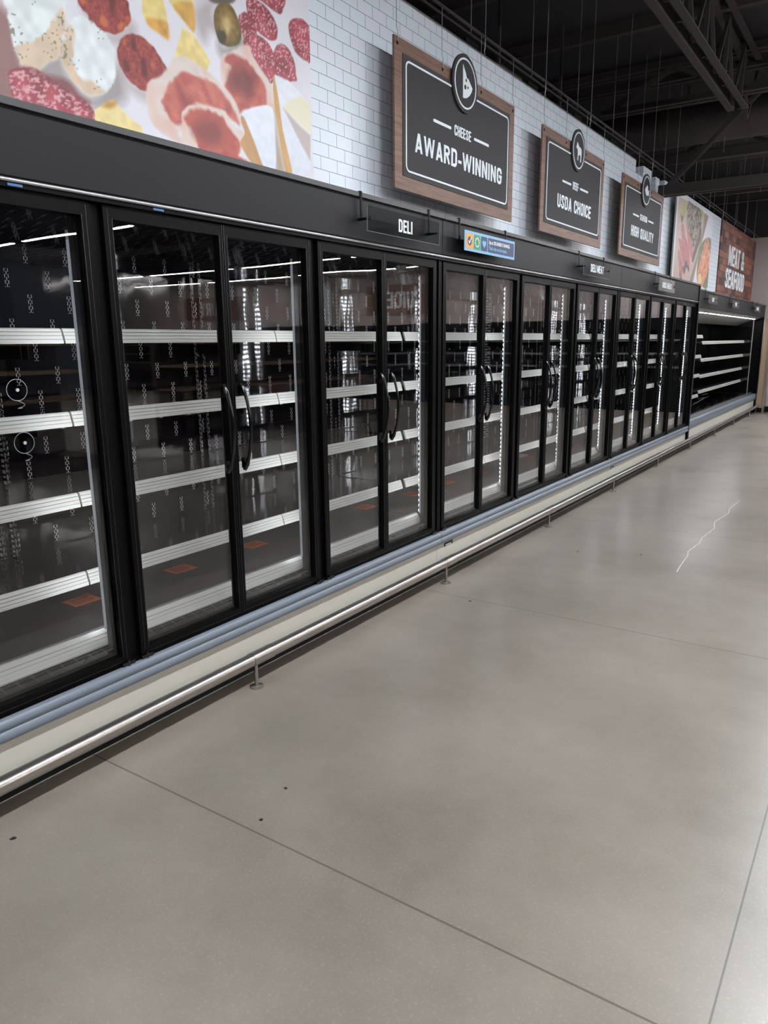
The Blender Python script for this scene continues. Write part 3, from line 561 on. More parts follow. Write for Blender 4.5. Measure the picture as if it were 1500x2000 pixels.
def meat(c0, c1, seed, sx=1.0, sz=1.0, lines=0.35):
    def f(Y, Z, d):
        n = vnoise(Y*sx+Z*.6, Z*sz-Y*.5, 26, seed); l = np.abs(np.sin((Y*1.2+Z*1.7+.06*n)*150))**6; c = A3(*c0)*(1-n)[:, None]+A3(*c1)*n[:, None]
        return c*(1-lines*.5*l[:, None])+A3(232, 180, 160)*(lines*.5*l)[:, None]
    return f
def fat(seed):
    def f(Y, Z, d):
        n = vnoise(Y+Z*.4, Z-Y*.3, 15, seed); k = np.clip(-d/0.05, 0, 1); c = A3(240, 226, 220)*(0.9+.12*n)[:, None]; q = (np.clip(n-.45, 0, 1)*1.3)[:, None]
        return c*(1-q)+A3(214, 168, 152)*q
    return f
P = Print(-0.6, 3.372, 2.346, 3.60, 0.0052, (232, 231, 240))
P.C *= (0.97+0.05*vnoise(P.Y, P.Z, 5, 2))[..., None]
F = FOOD
for k, c in (('shA', (158, 150, 150)), ('shB', (180, 166, 168)), ('shC', (182, 166, 168)), ('shO', (150, 140, 138)), ('shE', (184, 174, 176)), ('shF', (176, 152, 128))):
    P.put(F[k], c, 0.03, alpha=.9)
P.put([(1.1, 2.2), (1.75, 2.2), (1.72, 2.62), (1.66, 2.75), (1.2, 2.8)], (150, 110, 108), 0.03)
P.put([(0.2, 2.5), (0.9, 2.45), (1.5, 2.8), (1.3, 3.3), (0.4, 3.2)], herbed((222, 224, 222)), 0.004)
P.put(F['goatA'], herbed((232, 240, 240), .8, 11), .004, .006); P.put(F['goatA_side'], herbed((224, 202, 176), .78, 12), .006, .008)
P.put(F['goatB'], herbed((234, 242, 244), .78, 13), .004, .005); P.put(F['goatB_side'], herbed((222, 198, 170), .76, 14), .008, .008)
P.put(F['salA'], salami(0, .5, .75, 20, 0.35), .003); P.put(F['salA_back'], meat((140, 72, 78), (120, 60, 66), 9, lines=0), .012, alpha=.8)
P.put(F['chorA'], chorizo(30), .003, .006); P.put(F['chorB'], chorizo(34), .003, .004)
for k, z0_, z1_ in (('cheese1', 3.0, 3.2), ('cheese2', 3.0, 3.25), ('cheese3', 2.85, 3.1), ('cheese4', 2.4, 2.6)): P.put(F[k], grad((236, 214, 140), (246, 234, 184), z0_, z1_), .003, sm=False)
for k in ('cheese1_side', 'cheese2_side', 'cheese4_side'): P.put(F[k], grad((214, 162, 78), (226, 184, 98), 2.9, 3.15, .1), .008)
def olive(Y, Z, d):
    k = np.clip(-d/0.06, 0, 1); n = vnoise(Y, Z, 60, 3); c = A3(108, 88, 44)*(1-k)[:, None]+A3(158, 128, 66)*k[:, None]; return c*(.85+.3*n)[:, None]
P.put(F['oliveB'], (104, 92, 84), .006); P.put(F['olive'], olive, .003); P.put(F['olive_hole'], (74, 66, 50), .006)
hl = F['olive'][2]; P.put([(hl[0]-.03, hl[1]-.09), (hl[0]+.0, hl[1]-.06), (hl[0]+.02, hl[1]-.09), (hl[0]-.0, hl[1]-.13)], (230, 206, 158), .012, alpha=.7)
for i, k in enumerate(('sal1', 'sal2', 'sal3', 'sal5', 'sal4', 'sal6')): P.put(F[k], salami(0, .56, 1, 40+3*i, .7), .003, .003)
P.put(F['ham2'], fat(61), .006, .004); P.put(F['ham2_meat'], meat((206, 104, 90), (170, 74, 70), 62), .008, .005); P.put(F['ham2_core'], meat((140, 62, 60), (120, 56, 58), 63, lines=.1), .03)
P.put(F['ham1'], fat(64), .006, .004); P.put(F['ham1_meat'], meat((182, 82, 80), (214, 124, 100), 65), .008, .005)
a_, b_ = F['ham1_meat'][2], F['ham1_meat'][9]
P.put([(a_[0]+.0, a_[1]-.02), (a_[0]+.16, a_[1]-.12), (b_[0]+.03, b_[1]+.03), (b_[0]-.02, b_[1]+.0), (a_[0]+.06, a_[1]-.14)], (142, 58, 60), .02, alpha=.7)
P.put(F['ham3'], fat(66), .005, .004); P.put(F['ham3_meat'], meat((200, 96, 76), (176, 74, 66), 67), .008, .005); P.put(F['ham3_core'], meat((134, 62, 60), (156, 70, 66), 68, lines=.1), .03); P.put(F['ham4'], meat((196, 84, 78), (170, 64, 66), 69), .005)
P.put(F['brie2'], grad((226, 230, 242), (240, 244, 252), 2.4, 3.0, .02), .003, sm=False); P.put(F['brie2_cream'], (238, 234, 208), .006, sm=False); P.put(F['brie2_dark'], (200, 188, 186), .006, sm=False); P.put(F['brie2_side'], meat((204, 156, 92), (214, 174, 112), 70, 1, .2, .2), .003)
P.put(F['brie1_side'], meat((190, 140, 92), (206, 162, 112), 71, 1, .2, .2), .003); P.put(F['brie1'], grad((226, 234, 248), (240, 244, 252), 2.4, 2.8, .02), .003)
P.build('charcuterie_mural', WX+0.006, 0.005, 'large printed picture of cheese, salami slices, an olive and ham on the wall', 'mural')

# steak and salmon picture, its own panel hung in front of the wall
T = STEAK
S2 = Print(10.96, 13.36, 2.346, 3.50, 0.010, (222, 220, 230))
S2.put(T['board'], (196, 174, 164), .006, sm=False); S2.put(T['board_edge'], (150, 132, 124), .01, sm=False)
S2.put(T['limesh'], (96, 92, 84), .01); S2.put(T['lime1'], (186, 186, 84), .006); S2.put(T['lime2'], (176, 178, 76), .006)
S2.put(T['roastsh'], (106, 92, 88), .01); S2.put(T['slsh'], (104, 88, 86), .01)
def pepper(Y, Z, d):
    n = vnoise(Y, Z, 42, 80)*.6+vnoise(Y, Z, 24, 81)*.4; k = np.clip((n-.3)*2.4, 0, 1)[:, None]; return A3(84, 74, 68)*(1-k)+A3(190, 176, 158)*k
def steak(Y, Z, d):
    n = vnoise(Y, Z, 30, 83); k = np.clip(1+d/0.02, 0, 1)[:, None]; c = A3(196, 118, 122)*(.88+.2*n)[:, None]; return c*(1-k)+A3(150, 84, 80)*k
def salmon(Y, Z, d):
    n = vnoise(Y, Z, 38, 85); k = (n > .72)[:, None]*.6; c = A3(222, 150, 120)*(.9+.2*vnoise(Y, Z, 12, 86))[:, None]; return c*(1-k)+A3(150, 70, 46)*k
S2.put(T['roast'], pepper, .006)
for k in ('sl5', 'sl4', 'sl1', 'sl2', 'sl3'): S2.put(T[k], steak, .005)
S2.put(T['leaf'], meat((96, 112, 78), (132, 140, 104), 87, lines=0), .01); S2.put(T['salmon'], salmon, .008); S2.put(T['lemon'], (214, 206, 150), .008)
S2.build('steak_mural', -0.19, 0.02, 'printed picture of sliced peppered steak and salmon on a tilted board', 'mural')

# brick-print panel with raised words
br = empty('brick_sign', (WX, 16.1, 2.3), 'brick-print wall panel reading meat and seafood by the beige end wall', 'sign')
MB().box(WX, WX+0.02, 14.5, YE-0.02, 2.29, 3.6).build('sign_board', M['brick'], br)
nat = text(MB(), 'MEAT &', 0, .4, (0, 0)); words('lettering', 'MEAT &', 16.15, 0.345, (WX+0.02, 2.905), M['white'], br, depth=0.012, squeeze=1.95/nat)
nat = text(MB(), 'SEAFOOD', 0, .4, (0, 0)); words('lettering', 'SEAFOOD', 16.16, 0.335, (WX+0.02, 2.505), M['white'], br, depth=0.012, squeeze=2.42/nat)
# ================================================================ glass-door refrigerated cases
def led_strip(parent, Yc, side, z0, z1, n=44):
    """LED bar on the back corner of a mullion, aimed into the case and away from the mullion"""
    nx, ny = -0.94, side*0.34; t_ = Vector((-ny, nx, 0)).normalized(); nrm = Vector((nx, ny, 0)).normalized()
    c0 = Vector((-0.076, Yc+side*0.051, 0)); mb = MB()
    def q(zc, hw, hh, off):
        o = c0+nrm*off; return [o-t_*hw+Vector((0, 0, zc-hh)), o+t_*hw+Vector((0, 0, zc-hh)), o+t_*hw+Vector((0, 0, zc+hh)), o-t_*hw+Vector((0, 0, zc+hh))]
    A = q((z0+z1)/2, 0.013, (z1-z0)/2, 0.0); B = q((z0+z1)/2, 0.013, (z1-z0)/2, -0.012)
    mb.add(A+B, [(0, 1, 2, 3), (7, 6, 5, 4), (0, 4, 5, 1), (1, 5, 6, 2), (2, 6, 7, 3), (3, 7, 4, 0)])
    mb.slot(1)
    for i in range(n):
        zc = z0+(i+0.5)*(z1-z0)/n; mb.add(q(zc, 0.007, 0.007, 0.0015), [(0, 1, 2, 3)])
    return mb.build('led_strip', [M['led_off'], M['led']], parent)
def price_channel(parent, y0, y1, X, zt, h=0.056):
    mb = MB(); t_ = 0.006
    # tilted front face with an upper and a lower lip
    mb.prism([(X-0.008, zt), (X-0.012, zt-0.004), (X+0.006, zt-h), (X+0.014, zt-h-0.002), (X+0.014, zt-h+0.006), (X+0.0, zt-0.004)], y0, y1)
    mb.slot(1)
    for f in (0.22, 0.5, 0.78):
        xc = X+0.0015+f*0.0125; zc = zt-0.003-f*(h-0.006); mb.box(xc-0.003, xc+0.0018, y0+0.001, y1-0.001, zc-0.0009, zc+0.0009)
    return mb.build('price_channel', [M['channel'], M['channel_dark']], parent)
def shelf(parent, y0, y1, X, zt, back):
    s = MB().box(back, X-0.008, y0, y1, zt-0.05, zt-0.03).build('shelf', M['shelf'], parent)
    price_channel(s, y0, y1, X, zt)
    for y in (y0+0.01, y1-0.014):
        MB().plate([(y, zt-0.05), (y+0.004, zt-0.05), (y+0.004, zt-0.12), (y, zt-0.12)], back, back+0.3).build('shelf_bracket', M['black_matte'], s)
    return s
def make_door(parent, yh, yc, last=False):
    """hinge side yh, meeting side yc"""
    s = 1 if yc > yh else -1; a_ = yh+s*0.026; b_ = yc-s*0.003; wh, wc = 0.038, 0.020; zb, zt = 0.352, 2.075; X0, X1 = -0.012, 0.032
    def bx(mb, p, q, *r): return mb.box(r[0], r[1], min(p, q), max(p, q), r[2], r[3])
    mb = MB(); bx(mb, a_, a_+s*wh, X0, X1, zb, zt); bx(mb, b_-s*wc, b_, X0, X1, zb, zt)
    bx(mb, a_+s*wh, b_-s*wc, X0, X1, zb, zb+0.024); bx(mb, a_+s*wh, b_-s*wc, X0, X1, zt-0.045, zt)
    mb.slot(1)
    bx(mb, b_-s*0.0035, b_-s*0.0005, X1, X1+0.0015, zb, zt); bx(mb, b_-s*wc, b_-s*(wc-0.0025), X1, X1+0.0012, zb+0.02, zt-0.04)
    bx(mb, a_+s*0.004, b_, X1, X1+0.0015, zb+0.001, zb+0.004); bx(mb, a_+s*(wh-0.003), a_+s*wh, X1, X1+0.001, zb+0.02, zt-0.04)
    bx(mb, a_+s*(wh*0.45), a_+s*(wh*0.52), X1, X1+0.001, zb+0.01, zt-0.01)
    d = mb.build('door', [M['black'], M['frame_edge']], parent)
    bx(MB(), a_+s*wh, b_-s*wc, 0, 0.014, zb+0.024, zt-0.045).build('glass_pane', M['glass'], d)
    mb = MB()   # dark gasket band seen through the glass edge
    for p, q in ((a_+s*wh, a_+s*(wh+0.012)), (b_-s*wc, b_-s*(wc+0.006))): bx(mb, p, q, -0.006, -0.001, zb+0.024, zt-0.045)
    bx(mb, a_+s*wh, b_-s*wc, -0.006, -0.001, zb+0.024, zb+0.038); mb.build('gasket', M['black_matte'], d)
    yh_ = b_-s*0.05; zc = 1.22; hh = 0.193; pts = []; rs = []
    for i in range(17):
        u = -1+2*i/16; pts.append((0.034+0.05*(1-u*u)**0.75+0.004, yh_+s*0.0, zc+hh*u)); rs.append(0.0075+0.006*max(0, abs(u)-0.72)/0.28*(1 if abs(u) < .97 else .5))
    mb = MB().tube(pts, rs, 10, flat=1.0)
    for u in (-1, 1): mb.box(0.030, 0.042, yh_-0.010, yh_+0.010, zc+u*(hh-0.03)-0.022, zc+u*(hh-0.03)+0.022)
    mb.build('handle', M['black_gloss'], d, smooth=True)
    mb = MB(); yq = a_+s*0.02; mb.box(0.02, 0.045, yq-0.03, yq+0.03, 0.336, 0.350).tube([(0.04, yq, 0.33), (0.04, yq, 0.356)], 0.007, 8); mb.build('hinge', M['black_gloss'], d)
    mb = MB(); bx(mb, a_+s*0.07, a_+s*0.3, 0.02, 0.03, zt+0.002, zt+0.012); mb.build('door_closer', M['black_gloss'], d)
    return d
BUMP = [(0.0, 0.338), (0.040, 0.336), (0.054, 0.328), (0.060, 0.314), (0.058, 0.302), (0.050, 0.295), (0.050, 0.290), (0.056, 0.284), (0.060, 0.272), (0.057, 0.258), (0.046, 0.248), (0.0, 0.246)][::-1]
BACK = -0.84
def glass_case(y0, y1, label):
    r = empty('glass_door_case', (0, (y0+y1)/2, 0), label, 'refrigerated case', 'glass-door refrigerated cases along the tiled wall')
    s = y0+0.0172; e = y1-0.0172; g_ = 0.002
    posts = [s+1.22*i for i in range(4)]
    # canopy
    MB().box(WX+0.005, 0.05, y0+g_, y1-g_, 2.112, 2.335).build('canopy_header', M['header'], r, bevel=0.003)
    MB().box(0.05, 0.066, y0+g_, y1-g_, 2.319, 2.341).box(WX+0.01, 0.05, y0+g_, y1-g_, 2.335, 2.341).build('header_lip', M['header_lip'], r)
    MB().tube([(0.052, y0+g_, 2.101), (0.052, y1-g_, 2.101)], 0.0065, 10).build('header_trim', M['trim_alu'], r, smooth=True)
    MB().box(-0.03, 0.048, y0+g_, y1-g_, 2.080, 2.111).box(-0.03, 0.012, y0+g_, y1-g_, 2.076, 2.085).build('top_rail', M['black'], r)
    # carcass
    MB().box(BACK-0.03, BACK, y0+g_, y1-g_, 0.36, 2.25).build('back_panel', M['back'], r)
    MB().prism([(-0.11, 2.07), (-0.11, 2.11), (BACK, 2.11), (BACK, 1.99), (-0.55, 1.99)], y0+g_, y1-g_).build('air_baffle', M['perf'], r)
    MB().box(BACK, -0.125, y0+g_, y1-g_, 0.40, 0.43).build('deck_pan', M['deck'], r)
    MB().box(BACK, -0.02, y0+g_, y1-g_, 0.08, 0.36).build('base_tub', M['black_matte'], r)
    for i in range(3):
        mb = MB(); Y0, Y1 = posts[i]+0.004, posts[i+1]-0.004
        mb.prism([(-0.128, 0.452), (-0.136, 0.448), (-0.100, 0.392), (-0.085, 0.392), (-0.085, 0.398), (-0.120, 0.452)], Y0, Y1)
        mb.slot(1)
        for f in (0.3, 0.55, 0.8): xc = -0.121+f*0.034; zc = 0.452-f*0.056; mb.box(xc-0.004, xc+0.0024, Y0, Y1, zc-0.001, zc+0.001)
        mb.slot(2).box(-0.140, -0.124, Y0, Y1, 0.452, 0.457)
        mb.build('deck_rail', [M['channel'], M['channel_dark'], M['trim_alu']], r)
    MB().prism([(-0.085, 0.39), (-0.10, 0.36), (-0.02, 0.36), (-0.02, 0.375)][::-1], y0+g_, y1-g_).build('air_grille', M['perf'], r)
    # front frame and mullions
    MB().box(-0.02, 0.030, y0+g_, y1-g_, 0.330, 0.349).box(-0.02, 0.038, y0+g_, y1-g_, 0.325, 0.339).build('sill', M['black'], r)
    for i, p in enumerate(posts):
        a_, b_ = (p-0.024, p+0.024)
        if i == 0: a_ = y0+g_
        if i == 3: b_ = y1-g_
        mb = MB(); mb.box(-0.03, 0.012, a_, b_, 0.34, 2.08)
        if i in (0, 3): mb.box(0.012, 0.034, (y1-g_-0.016) if i == 3 else y0+g_, (y1-g_) if i == 3 else y0+g_+0.016, 0.34, 2.1)
        mb.build('mullion', M['black'], r)
        c0, c1 = (y0+g_ if i == 0 else p-0.058), (y1-g_ if i == 3 else p+0.058)
        MB().box(-0.064, -0.03, c0, c1, 0.40, 2.06).build('mullion_cover', M['mull'], r)
        if i > 0: led_strip(r, p, -1, 0.47, 1.99)
        if i < 3: led_strip(r, p, 1, 0.47, 1.99)
        for k in (-1, 1):
            yy_ = p+k*0.03
            if y0+0.01 < yy_ < y1-0.01: MB().box(BACK, BACK+0.02, yy_-0.010, yy_+0.010, 0.43, 1.99).build('shelf_upright', M['upright'], r)
    for i in range(3):
        make_door(r, posts[i], posts[i]+0.61); make_door(r, posts[i+1], posts[i]+0.61)
        for zt_ in (1.652, 1.330, 1.002, 0.668): shelf(r, posts[i]+0.004, posts[i+1]-0.004, -0.25, zt_, BACK+0.02)
    # lower front
    MB().prism(BUMP, y0+g_, y1-g_).build('bumper', M['bumper'], r, smooth=True)
    MB().box(-0.02, 0.022, y0+0.0015, y1-0.0015, 0.085, 0.246).build('kick_panel', M['cream'], r, bevel=0.001)
    MB().box(-0.06, -0.016, y0+g_, y1-g_, 0.0, 0.085).build('toe_kick', M['black_matte'], r)
    mb = MB(); mb.box(0.022, 0.0235, y0+0.10, y0+0.22, 0.205, 0.232).slot(1).box(0.0235, 0.0242, y0+0.12, y0+0.20, 0.207, 0.219); mb.build('rating_plate', [M['sign_grey'], M['white']], r)
    return r
YJ = [0.5193, 4.2137, 7.9081, 11.6025]
glass_case(YJ[0], YJ[1], 'black glass-door case nearest the camera, below the charcuterie picture')
glass_case(YJ[1], YJ[2], 'black glass-door case below the cheese and beef signs, blue energy sign on its header')
r3 = glass_case(YJ[2], YJ[3], 'black glass-door case next to the open case, quick meals sign on its header')
for (ya, lab) in ((YJ[3]-0.004, 0),):
    MB().box(BACK, 0.058, ya, ya+0.012, 0.10, 2.345).build('end_panel', M['black'], r3)
    MB().box(0.058, 0.068, ya-0.004, ya+0.012, 0.13, 2.345).build('end_trim', M['header_lip'], r3)

# ---------------------------------------------------------------- open multideck case
Y0, Y1 = YJ[3]+0.014, 18.30
r = empty('open_display_case', (0, 15, 0), 'open black multideck case with short price rails at the far end of the run', 'refrigerated case')
MB().box(WX+0.03, 0.05, Y0, Y1, 2.03, 2.275).build('canopy_header', M['header'], r, bevel=0.003)
MB().box(0.05, 0.062, Y0, Y1, 2.262, 2.282).build('header_lip', M['header_lip'], r)
MB().prism([(0.03, 2.03), (WX, 2.03), (BACK, 2.03), (BACK, 1.93), (-0.50, 1.86), (-0.20, 1.965), (0.0, 2.01)][::-1], Y0, Y1).build('canopy_liner', M['channel'], r)
MB().box(BACK-0.03, BACK, Y0, Y1, 0.3, 2.03).build('back_panel', M['black_gloss'], r)
MB().box(BACK, -0.06, Y0, Y1, 0.08, 0.40).build('base_tub', M['black_matte'], r)
MB().prism([(-0.02, 0.40), (-0.06, 0.43), (-0.09, 0.43), (-0.09, 0.38), (-0.02, 0.36)], Y0, Y1).build('deck_rail', M['header_lip'], r)
MB().prism([(0.0, 0.406), (0.035, 0.404), (0.055, 0.392), (0.058, 0.36), (0.055, 0.30), (0.045, 0.282), (0.0, 0.28)][::-1], Y0, Y1-0.15).build('bumper', M['bumper'], r, smooth=True)
MB().box(-0.06, 0.022, Y0, Y1-0.15, 0.085, 0.28).build('kick_panel', M['cream'], r)
MB().box(-0.06, -0.016, Y0, Y1, 0.0, 0.085).build('toe_kick', M['black_matte'], r)
MB().box(-0.06, 0.03, Y1-0.15, Y1, 0.0, 0.41).box(BACK, 0.05, Y1-0.012, Y1, 0.4, 2.03).build('end_panel', M['black'], r)
mb = MB(); mb.box(-0.10, -0.07, Y0+0.05, Y1-0.1, 1.985, 2.0).slot(1)
for i in range(36):
    a_ = Y0+0.1+i*(Y1-Y0-0.3)/36
    if i % 4 != 3: mb.box(-0.096, -0.074, a_, a_+0.13, 1.981, 1.985)
mb.build('led_strip', [M['led_off'], M['led']], r)
def oshelf(a_, b_, zt_, back=BACK, X=-0.15):
    s_ = MB().box(back, X-0.01, a_+0.006, b_-0.006, zt_-0.04, zt_-0.025).build('shelf', M['black_matte'], r)
    price_channel(s_, a_+0.006, b_-0.006, X, zt_, 0.05)
for zt_ in (1.65, 1.335, 1.03, 0.70): oshelf(11.64, 13.20, zt_, X=-0.17)
for zt_ in (1.55, 1.268, 1.0, 0.745):
    for k in range(3): oshelf(13.30+1.4*k, 13.30+1.4*(k+1), zt_, X=-0.19)
MB().tube([(-0.02, 17.35, 0.42), (-0.02, 17.35, 2.02)], 0.012, 8).build('glass_divider_post', M['steel'], r)
MB().box(-0.8, -0.03, 17.345, 17.355, 0.45, 2.0).build('glass_divider', M['glass'], r)
for i in range(7):
    a_ = 12.0+0.75*i; rk = MB(); sd = random.Random(i)
    for k in range(9): rk.bar((-0.12-0.0, a_+0.07*k, 0.435+0.004*k), (-0.75, a_+0.07*k+sd.uniform(-.05, .05), 0.44+sd.uniform(0, 0.05)), 0.008, 0.008)
    for x in (-0.15, -0.45, -0.7): rk.bar((x, a_, 0.445), (x, a_+0.6, 0.455+sd.uniform(0, .03)), 0.008, 0.008)
    rk.build('deck_grille', M['black_gloss'], r)
rk = MB()
for k in range(7): rk.bar((-0.12, 13.5+0.07*k, 0.62), (-0.32, 13.45+0.09*k, 0.47), 0.006, 0.006)
for k in range(3): rk.bar((-0.16-0.06*k, 13.48, 0.66-0.07*k), (-0.16-0.06*k, 13.98, 0.66-0.07*k), 0.006, 0.006)
tag(rk.build('wire_basket', M['steel']), 'small wire rack leaning under the lowest shelf of the open case', 'rack')

# ---------------------------------------------------------------- steel bumper rail on the floor
r = empty('bumper_rail', (0.12, 6, 0), 'round brushed steel guard rail on short posts running along the case fronts', 'guard rail')
ysup = [2.341-1.8306+1.8306*i for i in range(10)]
MB().tube([(0.12, -1.5, 0.146), (0.12, 18.08, 0.146)], 0.031, 24).build('rail_tube', M['steel'], r, smooth=True)
for y in ysup:
    if y > 17.9: continue
    MB().tube([(0.12, y-0.03, 0.146), (0.12, y+0.11, 0.146)], 0.0335, 24).build('rail_sleeve', M['steel'], r, smooth=True)
    p_ = MB().tube([(0.12, y, 0.0), (0.12, y, 0.13)], 0.0095, 12).build('support_post', M['steel'], r, smooth=True)
    MB().tube([(0.12, y, 0.0), (0.12, y, 0.006), (0.12, y, 0.009)], [0.033, 0.032, 0.022], 20).build('floor_flange', M['steel'], p_, smooth=True)

# ---------------------------------------------------------------- small signs on the headers
def header_sign(y0, y1, z0, z1, wording, hgt, label, zlip=2.338):
    r = empty('aisle_sign', (0.12, (y0+y1)/2, z0), label, 'sign')
    MB().box(0.118, 0.122, y0, y1, z0, z1).build('acrylic_panel', M['acrylic'], r)
    mb = MB(); e = 0.0022
    mb.box(0.1175, 0.1225, y0-e, y0, z0-e, z1+e).box(0.1175, 0.1225, y1, y1+e, z0-e, z1+e).box(0.1175, 0.1225, y0, y1, z0-e, z0)
    mb.build('panel_edge', M['channel_dark'], r)
    words('lettering', wording, (y0+y1)/2-0.005, hgt, (0.122, (z0+z1)/2-hgt/2-0.003), M['white'], r, squeeze=1.32, depth=0.001)
    for y in (y0+0.02, y1-0.03):
        b_ = MB().box(0.067, 0.071, y-0.008, y+0.008, (z0+z1)/2-0.01, zlip+0.006).box(0.03, 0.071, y-0.008, y+0.008, zlip+0.004, zlip+0.008).build('bracket', M['black'], r)
        MB().tube([(0.05, y, (z0+z1)/2), (0.128, y, (z0+z1)/2)], 0.007, 10).build('knob', M['black_gloss'], b_)
    return r
header_sign(3.305, 4.045, 2.148, 2.271, 'DELI', 0.066, 'clear acrylic sign reading deli, nearest the camera on the header')
header_sign(6.575, 7.30, 2.148, 2.285, 'DELI MEAT', 0.066, 'clear acrylic sign reading deli meat below the beef sign')
header_sign(9.11, 9.87, 2.140, 2.278, 'QUICK MEALS', 0.064, 'clear acrylic sign reading quick meals below the seafood sign')
header_sign(11.95, 12.60, 2.10, 2.215, 'BEEF', 0.060, 'small clear header sign reading beef below the salmon picture', 2.28)
header_sign(13.92, 14.55, 2.10, 2.215, 'PORK', 0.060, 'small clear header sign reading pork below the edge of the brick panel', 2.28)
header_sign(16.35, 17.05, 2.10, 2.215, 'SEAFOOD', 0.060, 'small clear header sign reading seafood nearest the beige end wall', 2.28)
# energy sign
y0, y1, z0, z1 = 4.365, 5.12, 2.148, 2.270; X = 0.122
r = empty('energy_sign', (0.12, 4.74, z0), 'light blue sign about energy savings with amber, green and navy squares', 'sign')
MB().box(0.118, X, y0, y1, z0, z1).build('sign_plate', M['blue'], r)
sw = [(y0+0.02, 0.095, 'amber'), (y0+0.127, 0.09, 'green'), (y0+0.228, 0.09, 'navy'), (y0+0.33, y1-y0-0.345, 'navy')]
tiles = []
for a_, w_, c_ in sw:
    tiles.append(MB().plate(rrect(a_, a_+w_, z0+0.016, z1-0.016, 0.008, 4), X, X+0.001).build('colour_tile', M[c_], r))
cy, cz = y0+0.067, (z0+z1)/2
MB().plate([(cy+0.028*math.cos(i*math.pi/12), cz+0.028*math.sin(i*math.pi/12)) for i in range(24)], X+0.001, X+0.0016).build('tick_disc', M['navy'], tiles[0])
mb = MB(); ribbon(mb, [(cy-0.016, cz+0.002), (cy-0.004, cz-0.013), (cy+0.02, cz+0.02)], 0.007, X+0.0016, X+0.0022); mb.build('tick_mark', M['white'], tiles[0])
cy = y0+0.172; mb = MB()
for k in range(3):
    pts = [(cy+0.026*math.cos(math.radians(a_)), cz+0.026*math.sin(math.radians(a_))) for a_ in range(100+120*k, 190+120*k, 15)]; ribbon(mb, pts, 0.006, X+0.001, X+0.0016)
    e_ = math.radians(196+120*k); c_ = (cy+0.026*math.cos(e_), cz+0.026*math.sin(e_)); mb.plate([(c_[0]+0.009*math.cos(e_+math.pi/2+q_), c_[1]+0.009*math.sin(e_+math.pi/2+q_)) for q_ in (0, 2.1, 4.2)], X+0.001, X+0.0016)
mb.build('recycle_mark', M['white'], tiles[1])
cy = y0+0.273; mb = MB(); mb.plate([(cy+0.0017*16*math.sin(t_)**3, cz+0.0017*(13*math.cos(t_)-5*math.cos(2*t_)-2*math.cos(3*t_)-math.cos(4*t_))) for t_ in [2*math.pi*i/40 for i in range(40)]][::-1], X+0.001, X+0.0016); mb.build('heart_mark', M['heart'], tiles[2])
def small_text(s, y, z, h, m, parent, sq=0.72):
    cu = bpy.data.curves.new('lettering', 'FONT'); cu.body = s; cu.size = h*1.4; cu.extrude = 0.0003; cu.offset = 0.0006
    tmp = bpy.data.objects.new('lettering', cu); dg = bpy.context.evaluated_depsgraph_get(); COL.objects.link(tmp); dg.update()
    me = bpy.data.meshes.new_from_object(tmp.evaluated_get(dg)); bpy.data.objects.remove(tmp)
    for v in me.vertices: x_, y_, z_ = v.co; v.co = (z_, x_*sq, y_)
    me.materials.clear(); me.materials.append(m); o = bpy.data.objects.new('lettering', me); COL.objects.link(o)
    o.parent = parent; o.location = Vector((X+0.0012, y, z))-root_loc(parent); return o
small_text('Up to 25% ENERGY SAVINGS.', y0+0.343, cz+0.008, 0.022, M['white'], tiles[3], 0.84)
small_text("That's why we love doors.", y0+0.343, cz-0.028, 0.022, M['heart'], tiles[3], 0.86)
for y in (y0+0.03, y1-0.04):
    b_ = MB().box(0.067, 0.071, y-0.008, y+0.008, z1-0.06, 2.344).box(0.03, 0.071, y-0.008, y+0.008, 2.342, 2.346).build('bracket', M['black'], r)
    MB().tube([(0.05, y, cz), (0.117, y, cz)], 0.007, 10).build('knob', M['black_gloss'], b_)

# ---------------------------------------------------------------- loose things inside the cases and on the floor
def onshelf(o, *a): return tag(o, *a)
stk = [(-0.556, 1.919, 'first'), (-0.552, 2.500, 'second'), (-0.557, 3.062, 'third'), (-0.588, 4.242, ''), (-0.546, 4.810, ''), (-0.546, 5.370, ''), (-0.525, 5.938, ''), (-0.537, 7.034, ''), (-0.54, 8.2, '')]
lbs = ['orange paper label on the deck, nearest the camera', 'orange paper label on the deck left of the nearest centre door frame', 'orange paper label on the deck right of the nearest centre door frame', 'orange paper label on the deck beside the joint of the first two cases',
       'orange paper label on the deck just past the first case joint', 'orange paper label on the deck by a scrap of white film', 'orange paper label on the deck below the energy sign', 'orange paper label on the deck below the deli meat sign', 'orange paper label farthest along the deck, in the last glass-door case']
for (x, y, _), lb in zip(stk, lbs):
    mb = MB().box(x-0.055, x+0.055, y-0.07, y+0.07, 0.4305, 0.4320); mb.slot(1)
    for k in range(5): mb.box(x-0.035+0.015*k, x-0.031+0.015*k, y-0.05, y+0.05-0.01*(k % 3), 0.4320, 0.4323)
    o = mb.build('paper_label', [M['orange'], M['ink']], origin=(x, y, 0.431)); o.rotation_euler = (0, 0, random.uniform(-.05, .05)); tag(o, lb, 'label', 'orange paper labels on the case deck')
